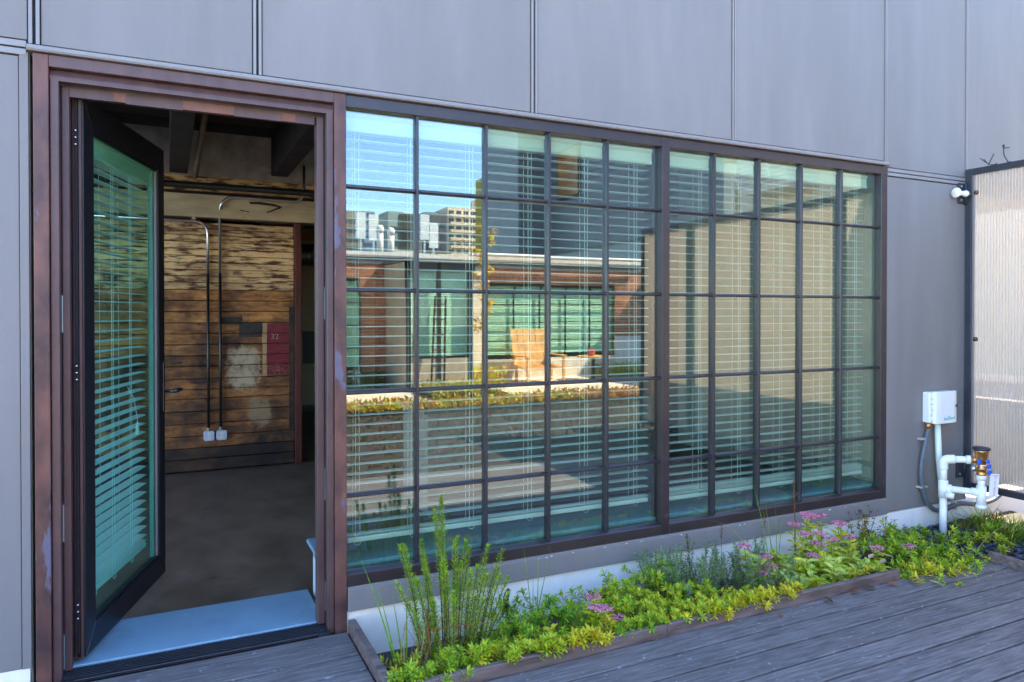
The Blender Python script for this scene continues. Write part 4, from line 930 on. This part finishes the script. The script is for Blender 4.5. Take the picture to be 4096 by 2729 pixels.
PB = thing('added_curb', 'added slate blue curb hiding the sunlit ground behind the screen gate', 'curb', (6.7, 2, -.2))  # added to block sunlit ground and turn the gate's foot bluish
B('curb_body', (6.6, 6.75, -.25, 4.5, -.2, .70), mat('slate_blue', (.13,.15,.19), .8, var=.1), PB, bv=.01)
# ------------------------------------------------------------------ plants in the long planter
SOILZ = -.145
def arc(p, q, sag, n=5):
    p, q = Vector(p), Vector(q); mid = (p+q)/2 + Vector(sag)
    return [p*(1-t)**2 + mid*2*t*(1-t) + q*t*t for t in [i/n for i in range(n+1)]]
def rosemary_branch(r, H, lean, woody):
    mb = MB(); top = Vector((lean[0], lean[1], H)); n = max(6, int(H/.0058))
    path = arc((0,0,0), top, (-lean[0]*.3, -lean[1]*.3, H*.05), 8)
    mb.tube(path, [.0042-.0030*i/8 for i in range(9)], 5, m=0)
    for i in range(n):
        t = i/n
        if t < woody*.55 or (t < woody and r.random() < .6): continue
        p = path[int(t*8)].lerp(path[min(8, int(t*8)+1)], t*8-int(t*8))
        k = 6 if t > .92 else 4
        for j in range(k):
            a = i*1.9 + j*2*pi/k + r.uniform(-.4,.4); e = r.uniform(.15,.75) + (.4 if t > .93 else 0)
            L = r.uniform(.019,.030)*(1 if t < .95 else .75); d = Vector((cos(a)*cos(e), sin(a)*cos(e), sin(e)))
            sd = d.cross(Vector((0,0,1))).normalized()*.0026; q = p+d*L; md = p+d*L*.5+Vector((0,0,-.001))
            mb.poly([p, md-sd, q, md+sd], 2 if r.random() < .45 else (3 if t < woody+.1 and r.random() < .4 else 1))
    return mb.mesh('branch', [M['stem'], LM['green'], LM['lime'], LM['yellow']])
r = random.Random(21)
RS = thing('rosemary_bush', 'tall upright rosemary bush with spiky green stems by the door frame', 'shrub', (1.10, -.37, SOILZ))
tips = [(1.085,-.33,.655),(1.055,-.33,.60),(1.10,-.30,.53),(.885,-.36,.475),(.915,-.33,.465),(1.00,-.31,.465),(.985,-.38,.40),(1.165,-.32,.462),(1.20,-.34,.445),(1.235,-.30,.405),(1.315,-.33,.405),(1.355,-.36,.31),(1.405,-.36,.26),(1.13,-.38,.47),(1.06,-.42,.42),(.95,-.40,.33),(1.27,-.40,.33),(1.33,-.43,.30),(.90,-.43,.25),(1.17,-.45,.30),(1.09,-.47,.28),(1.0,-.45,.26),(1.38,-.42,.21),(1.24,-.46,.22),(.86,-.38,.33),(1.12,-.27,.36),(1.02,-.27,.40),(1.29,-.27,.30)]
for q_ in range(10): tips.append((r.uniform(.88,1.40), r.uniform(-.46,-.26), r.uniform(.16,.40)))
for i, (x, y, z) in enumerate(tips):
    bx0 = x + (1.12-x)*r.uniform(.35,.6) ; by0 = y + (-.37-y)*r.uniform(.2,.5)
    H = z - SOILZ
    me = rosemary_branch(r, H, (x-bx0, y-by0), r.uniform(.30,.5))
    o = bpy.data.objects.new('branch', me); link(o, RS); o.location = (bx0-1.10, by0+.37, 0)
# brown dead stems under the rosemary
DS = thing('dry_stems', 'tangle of grey brown dead stems at the foot of the rosemary', 'dead stems', (1.08, -.5, SOILZ))
for i in range(34):
    x, y = r.uniform(.84,1.40), r.uniform(-.60,-.34); a = r.uniform(0, 2*pi); h = r.uniform(.10,.30)
    P('twig', MB().tube(arc((x,y,SOILZ),(x+cos(a)*.10,y+sin(a)*.08,SOILZ+h),(cos(a)*-.03,0,.03),5), [.0022,.002,.0018,.0016,.0012,.0008], 4), M['stem'] if i % 3 else M['rstem'], DS)
def sedum_sprig(r, L=.10, n=15, leaf=.034, wd=.0105, keys=(0,0,1), rise=.6, tipw=8, whorl=True):
    mb = MB(); d = Vector((cos(rise), 0, sin(rise))); path = arc((0,0,0), d*L, (L*.10,0,-L*.14), 6)
    mb.tube(path, [.0022,.0022,.002,.002,.0018,.0016,.0014], 5, m=4)
    for i in range(n):
        t = .25+.75*i/n; p = path[min(6, int(t*6))].lerp(path[min(6, int(t*6)+1)], t*6-int(t*6))
        a = i*2.4; ax = (path[-1]-path[-2]).normalized(); s1 = ax.cross(Vector((0,1,0))).normalized(); s2 = ax.cross(s1)
        dv = (s1*cos(a)+s2*sin(a))*.85 + ax*.55
        mb.leaf(p, dv, leaf*r.uniform(.85,1.3)*(.65+.4*t), wd*r.uniform(.9,1.25), r.choice(keys), bend=r.uniform(.05,.3), shape=(.18,.5,.95,.85,.12))
    for j in range(tipw):
        a = j*2*pi/tipw + .2; dv = (s1*cos(a)+s2*sin(a))*.8 + ax*r.uniform(.3,1.0)
        mb.leaf(path[-1], dv, leaf*r.uniform(.95,1.25), wd*r.uniform(1.0,1.25), r.choice(keys), bend=.2, shape=(.2,.5,.95,.85,.12))
    return mb
SED = [LM['lime'], LM['green'], LM['yellow'], LM['orange'], M['rstem'], LM['gold']]
sed_green = [sedum_sprig(r, r.uniform(.07,.12), 14, .034, .0105, (0,0,1,1), r.uniform(.4,1.0)).mesh('sprig', SED) for i in range(6)]
sed_lime = [sedum_sprig(r, r.uniform(.06,.11), 14, .033, .0105, (0,0,2,0,2,1), r.uniform(.4,1.0)).mesh('sprig', SED) for i in range(6)]
sed_gold = [sedum_sprig(r, r.uniform(.06,.10), 12, .034, .011, (0,0,2,2,2,5), r.uniform(.3,.9)).mesh('sprig', SED) for i in range(5)]
sed_dark = [sedum_sprig(r, r.uniform(.06,.10), 14, .028, .010, (1,1,0), r.uniform(.4,1.0)).mesh('sprig', SED) for i in range(4)]
SMALL = set()
def mesh_small(ms): return ms[0].name.startswith('sprig')
def place(name, meshes, root, x, y, z, az, tilt=0, s=1.0):
    o = bpy.data.objects.new(name, r.choice(meshes)); link(o, root)
    l = OFF[root]; o.location = (x-l[0], y-l[1], z-l[2]); o.rotation_euler = (r.uniform(-.25,.25), tilt+r.uniform(-.25,.25), az); s *= .74 if mesh_small(meshes) else 1; o.scale = (s,)*3
    return o
def clump(label, x0, x1, y0, y1, n, meshes, hz, s=(.8,1.2), front=.45, name='sedum_clump', cat='sedum', grp='sedum clumps in the planter', spr='sprig'):
    R = thing(name, label, cat, ((x0+x1)/2, (y0+y1)/2, SOILZ), grp)
    cx, cy = (x0+x1)/2, (y0+y1)/2
    for i in range(int(n*1.5)):
        x, y = r.uniform(x0, x1), r.uniform(y0, y1)
        if x < 3.6: y = max(y, -.655)
        ex = abs(x-cx)/max(.01,(x1-x0)/2); ey = abs(y-cy)/max(.01,(y1-y0)/2)
        z = SOILZ + .02 + (hz+.015)*(1-.55*max(ex,ey)**2)*r.uniform(.5,1.0)
        if y < -.58 and x < 3.6: z = max(z, .015+r.uniform(0,.02))
        az = atan2(y-cy-.02, x-cx) + r.gauss(0,.9) if r.random() > front else -pi/2 + r.gauss(0,.6)
        place(spr, meshes, R, x, y, z, az, 0, r.uniform(*s))
    return R
clump('green sedum clump in the near corner of the planter', .83, 1.02, -.66, -.52, 26, sed_green, .10)
clump('pale green broad leaved sedum tuft behind the corner clump', .84, .95, -.44, -.34, 9, sed_gold, .13)
clump('bright green sedum tuft with large upright leaves before the rosemary', 1.10, 1.22, -.64, -.52, 15, sed_lime, .15, s=(1.1,1.45))
clump('lime sedum rosettes hanging over the edging before the rosemary', 1.24, 1.48, -.69, -.58, 24, sed_lime, .15, s=(1.0,1.35), front=.8)
clump('golden yellow sedum rosettes spilling over the edging board', 1.50, 1.74, -.70, -.60, 22, sed_gold, .16, s=(1.0,1.35), front=.85)
clump('deep green feathery sedum mound against the white base past the rosemary', 1.42, 1.74, -.42, -.16, 46, sed_dark, .20, s=(1.0,1.5))
clump('dark green low sedum between the rosettes and the mound', 1.40, 1.80, -.58, -.42, 30, sed_green, .13, s=(.8,1.2))
clump('small orange tipped sedum sprigs beside the yellow stonecrop', 1.78, 1.98, -.66, -.54, 16, sed_green, .12, s=(.8,1.1), front=.8)
clump('dense lime sedum mat filling the bed before the window mullion', 1.86, 2.22, -.66, -.22, 95, sed_lime, .20, s=(.9,1.25), front=.5)
clump('dense bright sedum mat with gold tips just right of the mullion', 2.22, 2.52, -.68, -.30, 80, sed_lime, .19, s=(.85,1.2), front=.55)
clump('golden edge of the sedum mat hanging over the edging board', 2.30, 2.66, -.71, -.60, 34, sed_gold, .15, s=(.8,1.15), front=.85)
clump('yellow sedum end of the mat beside the thyme', 2.56, 2.84, -.69, -.52, 40, sed_gold, .17, s=(.85,1.2), front=.6)
clump('airy green sedum with reddish stalks before the white base', 1.78, 2.06, -.42, -.18, 26, sed_green, .24, s=(.9,1.4))
clump('feathery sedum spilling onto the deck past the end of the edging', 3.66, 4.06, -.84, -.50, 52, sed_gold + sed_green, .12, s=(.9,1.4), front=.6)
clump('green sedum at the foot of the white riser pipe', 3.80, 4.30, -.50, -.14, 52, sed_green, .18, s=(1.0,1.5))
clump('lime sedum sprigs trailing towards the dark gravel', 4.02, 4.36, -.82, -.46, 42, sed_lime + sed_green, .12, s=(1.0,1.4), front=.4)
clump('mixed yellow green herb filling in around the foot of the rosemary', .88, 1.42, -.60, -.36, 60, sed_lime + sed_dark, .10, s=(.8,1.25))
clump('small green sedum between the rosemary and the feathery mound', 1.36, 1.56, -.50, -.24, 30, sed_green, .13, s=(.9,1.3))
clump('green sedum filling behind the dense mat against the white base', 2.0, 2.5, -.36, -.14, 46, sed_green + sed_dark, .22, s=(.9,1.35))
clump('sparse sedum under the stonecrop by the open soil', 2.9, 3.6, -.62, -.40, 46, sed_dark + sed_gold, .10, s=(.8,1.15))
clump('loose green sedum creeping over the edge of the dark gravel by the riser', 4.30, 4.72, -.52, -.18, 26, sed_green + sed_dark, .13, s=(1.0,1.5))
clump('thin lime sedum sprays over the gravel towards the gate', 4.55, 4.95, -.62, -.34, 14, sed_lime, .10, s=(1.0,1.4))
# thyme
def thyme_sprig(r):
    mb = MB(); H = r.uniform(.20,.32); lean = (r.uniform(-.06,.06), r.uniform(-.06,.06)); path = arc((0,0,0),(lean[0],lean[1],H),(0,0,.01),6)
    mb.tube(path, [.0016,.0015,.0014,.0013,.0012,.001,.0008], 4, m=0)
    for i in range(70):
        t = .3+.7*i/70; p = path[min(6,int(t*6))].lerp(path[min(6,int(t*6)+1)], t*6-int(t*6)); a = i*2.2; e = r.uniform(0,.8)
        mb.leaf(p+Vector((r.gauss(0,.004),r.gauss(0,.004),0)), (cos(a)*cos(e),sin(a)*cos(e),sin(e)), r.uniform(.012,.020), .0085, r.choice([1,1,1,2]), shape=(.3,1,.1))
    return mb.mesh('herb_sprig', [M['stem'], LM['grey'], LM['green'], LM['brown']])
thy = [thyme_sprig(r) for i in range(7)]
def thy_clump(label, x0, x1, y0, y1, n, s):
    R = thing('thyme_bush', label, 'herb', ((x0+x1)/2,(y0+y1)/2,SOILZ), 'grey thyme bushes')
    for i in range(n): place('herb_sprig', thy, R, r.uniform(x0,x1), r.uniform(y0,y1), SOILZ, r.uniform(0,6.28), 0, r.uniform(*s))
thy_clump('grey green thyme bush against the white base past the mullion', 2.30, 2.66, -.42, -.14, 70, (.95,1.35))
thy_clump('brownish thyme bush between the sedum mat and the pink stonecrop', 2.66, 3.02, -.58, -.18, 80, (.85,1.25))
# stonecrop with pink heads
def stone_stem(r, H, flower, keys, fcol=4):
    mb = MB(); lean = (r.uniform(-.05,.05), r.uniform(-.06,.03)); path = arc((0,0,0),(lean[0],lean[1],H),(0,0,.01),6)
    mb.tube(path, [.0032,.003,.003,.0028,.0026,.0024,.002], 5, m=0)
    for i in range(11):
        t = .2+.75*i/11; p = path[min(6,int(t*6))].lerp(path[min(6,int(t*6)+1)], t*6-int(t*6)); a = i*1.6+r.uniform(-.3,.3)
        for k in (0, pi):
            e = r.uniform(.1,.7); mb.leaf(p, (cos(a+k)*cos(e),sin(a+k)*cos(e),sin(e)), r.uniform(.048,.074), r.uniform(.028,.040), r.choice(keys), bend=.15, fold=.35, shape=(.15,.75,1,.7,.08))
    if flower:
        for k in range(7):
            a = k*2*pi/7; mb.tube([path[-1], path[-1]+Vector((cos(a)*.018,sin(a)*.018,.012))], .001, 4, m=0)
        for k in range(170):
            a = r.uniform(0,2*pi); q = sqrt(r.random())*.042
            mb.blob(path[-1]+Vector((cos(a)*q, sin(a)*q, .020-.008*(q/.042)**2+r.uniform(-.006,.004))), r.uniform(.0022,.0042), fcol if r.random() < .8 else 5)
    return mb.mesh('flowering_stem' if flower else 'leafy_stem', [M['gstem'], LM['pale'], LM['lime'], LM['yellow'], M['flower'], LM['brown']])
def stonecrop(label, spots, nleaf, x0, x1, y0, y1, keys=(1,1,2,3,1), h=(.17,.27)):
    R = thing('stonecrop', label, 'stonecrop', ((x0+x1)/2,(y0+y1)/2,SOILZ), 'pink flowered stonecrops')
    for x, y, z in spots:
        o = bpy.data.objects.new('flowering_stem', stone_stem(r, z-SOILZ, True, keys)); link(o, R); l = OFF[R]; o.location = (x-l[0], y-l[1], 0); o.rotation_euler = (0,0,r.uniform(0,6))
    ms = [stone_stem(r, r.uniform(*h), False, keys) for i in range(6)]
    for i in range(nleaf): place('leafy_stem', ms, R, r.uniform(x0,x1), r.uniform(y0,y1), SOILZ, r.uniform(0,6.28), 0, r.uniform(.85,1.2))
stonecrop('small yellow leaved stonecrop with three pink flower heads before the long window', [(1.76,-.50,.10),(1.80,-.46,.135),(1.83,-.50,.095),(1.91,-.54,.035)], 9, 1.72, 1.92, -.64, -.52, keys=(1,3,3,2), h=(.10,.15))
stonecrop('broad yellow green stonecrop with pink heads beside the brownish thyme', [(2.88,-.36,.165),(2.93,-.42,.13),(2.86,-.44,.07),(2.95,-.48,.09)], 14, 2.86, 3.12, -.58, -.30)
stonecrop('largest stonecrop with many faded pink heads near the controller box', [(3.30,-.28,.17),(3.36,-.22,.20),(3.46,-.20,.235),(3.52,-.22,.215),(3.56,-.24,.22),(3.44,-.30,.16),(3.60,-.28,.19),(3.50,-.34,.13),(3.66,-.26,.18),(3.40,-.38,.12),(3.70,-.36,.12),(3.30,-.42,.08)], 52, 3.08, 3.66, -.60, -.22, h=(.15,.25))
stonecrop('withered stonecrop with two pink heads where the edging ends', [(3.80,-.44,.07),(3.92,-.50,.065)], 8, 3.52, 3.72, -.64, -.48, keys=(5,1,3,5), h=(.10,.16))
# pale dead leaves at the end of the edging
# dark seed-head plant
def seed_stem(r):
    mb = MB(); H = r.uniform(.22,.38); path = arc((0,0,0),(r.uniform(-.08,.08),r.uniform(-.06,.06),H),(0,0,.03),6); mb.tube(path, [.002,.002,.0018,.0016,.0014,.0012,.001], 4, m=0)
    for i in range(34):
        t = .3+.7*r.random(); p = path[min(6,int(t*6))].lerp(path[min(6,int(t*6)+1)], t*6-int(t*6)); a = r.uniform(0,6.28)
        q = p+Vector((cos(a)*.016,sin(a)*.016,.006))
        if t > .75 and r.random() < .6: mb.blob(q, r.uniform(.003,.006), 1)
        else: mb.leaf(p, (cos(a),sin(a),r.uniform(-.3,.6)), r.uniform(.018,.034), .010, r.choice([2,3,4,1]))
    return mb.mesh('seed_stem', [M['stem'], LM['maroon'], LM['green'], LM['gold'], LM['brown']])
sd = [seed_stem(r) for i in range(6)]
R = thing('seedhead_plant', 'leggy plant with dark red seed heads against the wall before the grey conduit', 'plant', (3.98,-.2,SOILZ))
for i in range(22): place('seed_stem', sd, R, r.uniform(3.78,4.22), r.uniform(-.30,-.10), SOILZ, r.uniform(0,6.28), 0, r.uniform(.7,1.08))
R = thing('seedhead_spikes', 'thin dark spikes of dead flower stalks rising through the thyme', 'dead stalks', (2.6,-.25,SOILZ))
for x, z in ((2.52,.27),(2.76,.30),(3.08,.32),(1.36,.13)):
    mb = MB().tube(arc((x,-.25,SOILZ),(x+.01,-.24,z),(.005,0,0),4), .0016, 4)
    for k in range(40): mb.blob((x+.01+r.gauss(0,.005), -.24+r.gauss(0,.005), z-.09*r.random()), r.uniform(.002,.0045), 1)
    P('stalk', mb, [M['stem'], LM['brown']], R)
# grasses
def blades(name, label, cat, base, ends, key, w0=.004, grp=None):
    R = thing(name, label, cat, base, grp)
    for e in ends:
        q = Vector(e[:3]); p = Vector(base)+Vector((r.uniform(-.02,.02),r.uniform(-.02,.02),0)); sag = Vector(e[3]) if len(e) > 3 else Vector((0,0,.06))
        pts = arc(p, q, sag, 8); sd_ = (q-p).cross(Vector((0,1,0.2))).normalized()
        mb = MB().strip(pts, [w0*(1-(i/8)**1.6)+.0004 for i in range(9)], Vector((1,0,0)) if abs(sd_.x) > .5 else sd_, Vector((0,-1,0)), .3)
        P('blade', mb, LM[key], R)
blades('grass_tuft', 'green grass blades leaning over the white base by the door frame', 'grass', (.90,-.40,SOILZ), [(.735,-.30,.42,(.02,0,.02)),(.80,-.32,.30),(.86,-.34,.26),(.92,-.36,.30),(.79,-.55,.02)], 'green', grp='grass tufts')
blades('grass_tuft', 'yellowing curved grass blades left of the rosemary', 'grass', (.93,-.46,SOILZ), [(.935,-.42,.24,(-.10,0,.08)),(.90,-.44,.20,(-.06,0,.1)),(1.13,-.44,.30,(0,0,.12)),(.99,-.45,.27)], 'straw', grp='grass tufts')
blades('grass_tuft', 'upright thin grass blades against the white base past the rosemary', 'grass', (1.56,-.30,SOILZ), [(1.52,-.28,.35),(1.60,-.28,.29),(1.68,-.26,.31),(1.55,-.32,.22)], 'green', .003, grp='grass tufts')
blades('grass_tuft', 'tall bending grass blades before the narrower window', 'grass', (3.16,-.26,SOILZ), [(3.00,-.24,.50,(.02,0,.06)),(3.20,-.22,.33),(3.26,-.22,.30),(3.08,-.28,.24),(3.12,-.22,.36)], 'green', .0035, grp='grass tufts')
blades('grass_tuft', 'long tan arching grass blade bending over the thyme', 'grass', (3.02,-.28,SOILZ), [(2.62,-.26,.335,(.12,0,.22))], 'straw', .0026, grp='grass tufts')
R = thing('rusty_stalk', 'single rust coloured dead stalk standing before the window frame', 'dead stalk', (3.36,-.22,SOILZ))
P('stalk', MB().tube(arc((3.36,-.22,SOILZ),(3.345,-.22,.47),(.01,0,0),6), [.0035,.0035,.003,.003,.003,.0045,.004], 6), LM['rust'], R)
P('side_twig', MB().tube([(3.352,-.22,.38),(3.385,-.22,.395)], .0016, 5).tube([(3.35,-.22,.36),(3.325,-.22,.372)], .0016, 5), LM['rust'], R)
R = thing('rusty_stalk', 'orange dead stem with a bent crosspiece in the rosemary', 'dead stalk', (.985,-.47,SOILZ))
P('stalk', MB().tube(arc((.985,-.47,SOILZ),(.975,-.46,.22),(.006,0,0),5), .004, 6), LM['rust'], R)
P('side_twig', MB().tube(arc((.98,-.47,.13),(1.26,-.46,.11),(0,0,.02),5), .0022, 5), LM['orange'], R)
R = thing('dead_flower', 'shrivelled black flower head drooping before the white base', 'dead flower', (1.42,-.30,SOILZ))
P('stalk', MB().tube(smooth_path([(1.43,-.3,SOILZ),(1.425,-.3,.06),(1.405,-.3,.13),(1.425,-.3,.175),(1.44,-.3,.165)],4), .0028, 5), LM['maroon'], R)
mb = MB()
for k in range(14): mb.blob((1.425+r.gauss(0,.006),-.3,.125+r.gauss(0,.02)), .006, 0, 1.8)
P('flower_head', mb, M['cap'], R)
# right-hand bed: grasses, gravel
gm = MB(); rg = random.Random(9)
for i in range(2300):
    x, y = rg.uniform(4.41,5.45), rg.uniform(-2.3,-.03); s = rg.uniform(.010,.024)
    a = Vector((rg.uniform(-1,1),rg.uniform(-1,1),rg.uniform(-.3,.3))).normalized(); b_ = a.cross(Vector((rg.uniform(-.3,.3),rg.uniform(-.3,.3),1))).normalized(); c_ = a.cross(b_)
    n = len(gm.v); ce = Vector((x,y,-.062+rg.uniform(0,.03)))
    for q in (a*s, b_*s*.8, -a*s*.9, -b_*s*.7, c_*s*.55, -c_*s*.6): gm.v.append(tuple(ce+q))
    mi = rg.choice((0,0,1,2))
    for k in range(4):
        l = (k+1) % 4; gm.f += [(n+k,n+l,n+4),(n+l,n+k,n+5)]; gm.m += [mi, mi]
o = P('gravel', gm, [M['gravel'], mat('gravel_blue', (.06,.08,.13), .45, var=.4, scale=30), mat('gravel_black', (.02,.024,.03), .5, var=.4, scale=30)]); o['kind'] = 'stuff'
def tuft_mesh(r, keys, H):
    mb = MB()
    for i in range(46):
        a = r.uniform(0,6.28); e = r.uniform(.15,1.3); L = H*r.uniform(.5,1.1)
        mb.leaf((r.gauss(0,.012),r.gauss(0,.012),0), (cos(a)*cos(e),sin(a)*cos(e),sin(e)), L, .006, r.choice(keys), bend=.3, shape=(.7,1,.7,.1))
    return mb.mesh('leaf_tuft', [LM['green'], LM['dark'], LM['rust'], LM['gold'], LM['lime']])
tf = [tuft_mesh(r, (0,1,0,2,4), .15) for i in range(4)] + [tuft_mesh(r, (0,2,3,2), .13) for i in range(2)]
def tufts(label, x0, x1, y0, y1, n):
    R = thing('leafy_clump', label, 'plant', ((x0+x1)/2,(y0+y1)/2,-.07), 'leafy clumps under the gate')
    for i in range(n): place('leaf_tuft', tf + sed_green[:2], R, r.uniform(x0,x1), r.uniform(y0,y1), -.06, r.uniform(0,6.28), 0, r.uniform(.8,1.3))
tufts('tangled green and rusty plant growing under the screen gate by the base', 4.98, 5.40, -.52, -.14, 40)
tufts('green and rusty plant in the gravel bed further from the wall', 4.95, 5.35, -1.05, -.60, 38)
R = thing('dry_stems', 'long straw coloured dry stems sprawling over the gravel bed', 'dead stems', (5.0,-.6,-.06))
for p, q in (((5.2,-.4,.03),(4.45,-.62,.02)), ((5.25,-.6,.05),(4.55,-.95,.03)), ((5.2,-.3,.10),(4.75,-.62,.12)), ((5.1,-.8,.02),(4.30,-.98,.03))):
    P('stem', MB().tube(arc(p, q, (0,0,.06), 6), .0028, 5), LM['tan'], R)
# fallen leaves on the deck
def fallen(x, y, key, L, lab, curl=.35, a=None, grp='fallen leaves on the deck', z=.004):
    a = r.uniform(0,6.28) if a is None else a
    mb = MB().leaf((x-cos(a)*L/2,y-sin(a)*L/2,z+.003), (cos(a),sin(a),.12), L, L*.5, 0, bend=-.12, fold=curl, shape=(.1,.7,1,.7,.08))
    tag(P('fallen_leaf', mb, LM[key]), lab, 'leaf', grp)
fallen(2.66,-.775,'orange',.042,'bright orange fallen leaf on the deck below the golden sedum')
fallen(2.80,-.745,'rust',.020,'tiny rust leaf close to the edging board past the orange leaf')
fallen(2.70,-.86,'brown',.018,'small brown leaf scrap out from the orange leaf')
fallen(3.01,-.755,'brown',.055,'curled brown leaf against the edging board under the thyme')
fallen(3.22,-.74,'rust',.05,'rusty leaf wedged at the foot of the edging below the stonecrop')
fallen(3.34,-.735,'brown',.07,'long brown leaf at the foot of the edging below the stonecrop')
fallen(3.50,-.75,'orange',.06,'dull orange leaf beside the end of the edging board')
fallen(3.62,-.80,'tan',.07,'pale tan leaf lying just past the end of the edging')
fallen(3.72,-.84,'tan',.06,'light tan curled leaf further out past the edging end')
fallen(3.95,-.74,'rust',.07,'rust brown leaf under the trailing sedum')
fallen(4.05,-.78,'orange',.06,'orange leaf beside the trailing sedum near the gravel')
fallen(2.17,-.76,'brown',.02,'brown scrap by the joint of the edging board')
fallen(3.42,-1.10,'brown',.018,'brown speck of leaf on the shaded boards')
fallen(2.88,-1.12,'brown',.016,'lone leaf scrap out in the middle of the deck')
for i, (x, y, z) in enumerate(((3.50,-.62,.11),(3.57,-.60,.12),(3.62,-.64,.10),(3.66,-.60,.12),(3.54,-.66,.085))):
    fallen(x, y, 'tan', .06, ('pale dead leaf over the end of the edging, nearest the stonecrop','second pale dead leaf above the edging end','pale dead leaf hanging at the very end of the edging','pale dead leaf turned up behind the edging end','lowest pale dead leaf against the edging end')[i], grp='pale dead leaves at the edging end', z=z)
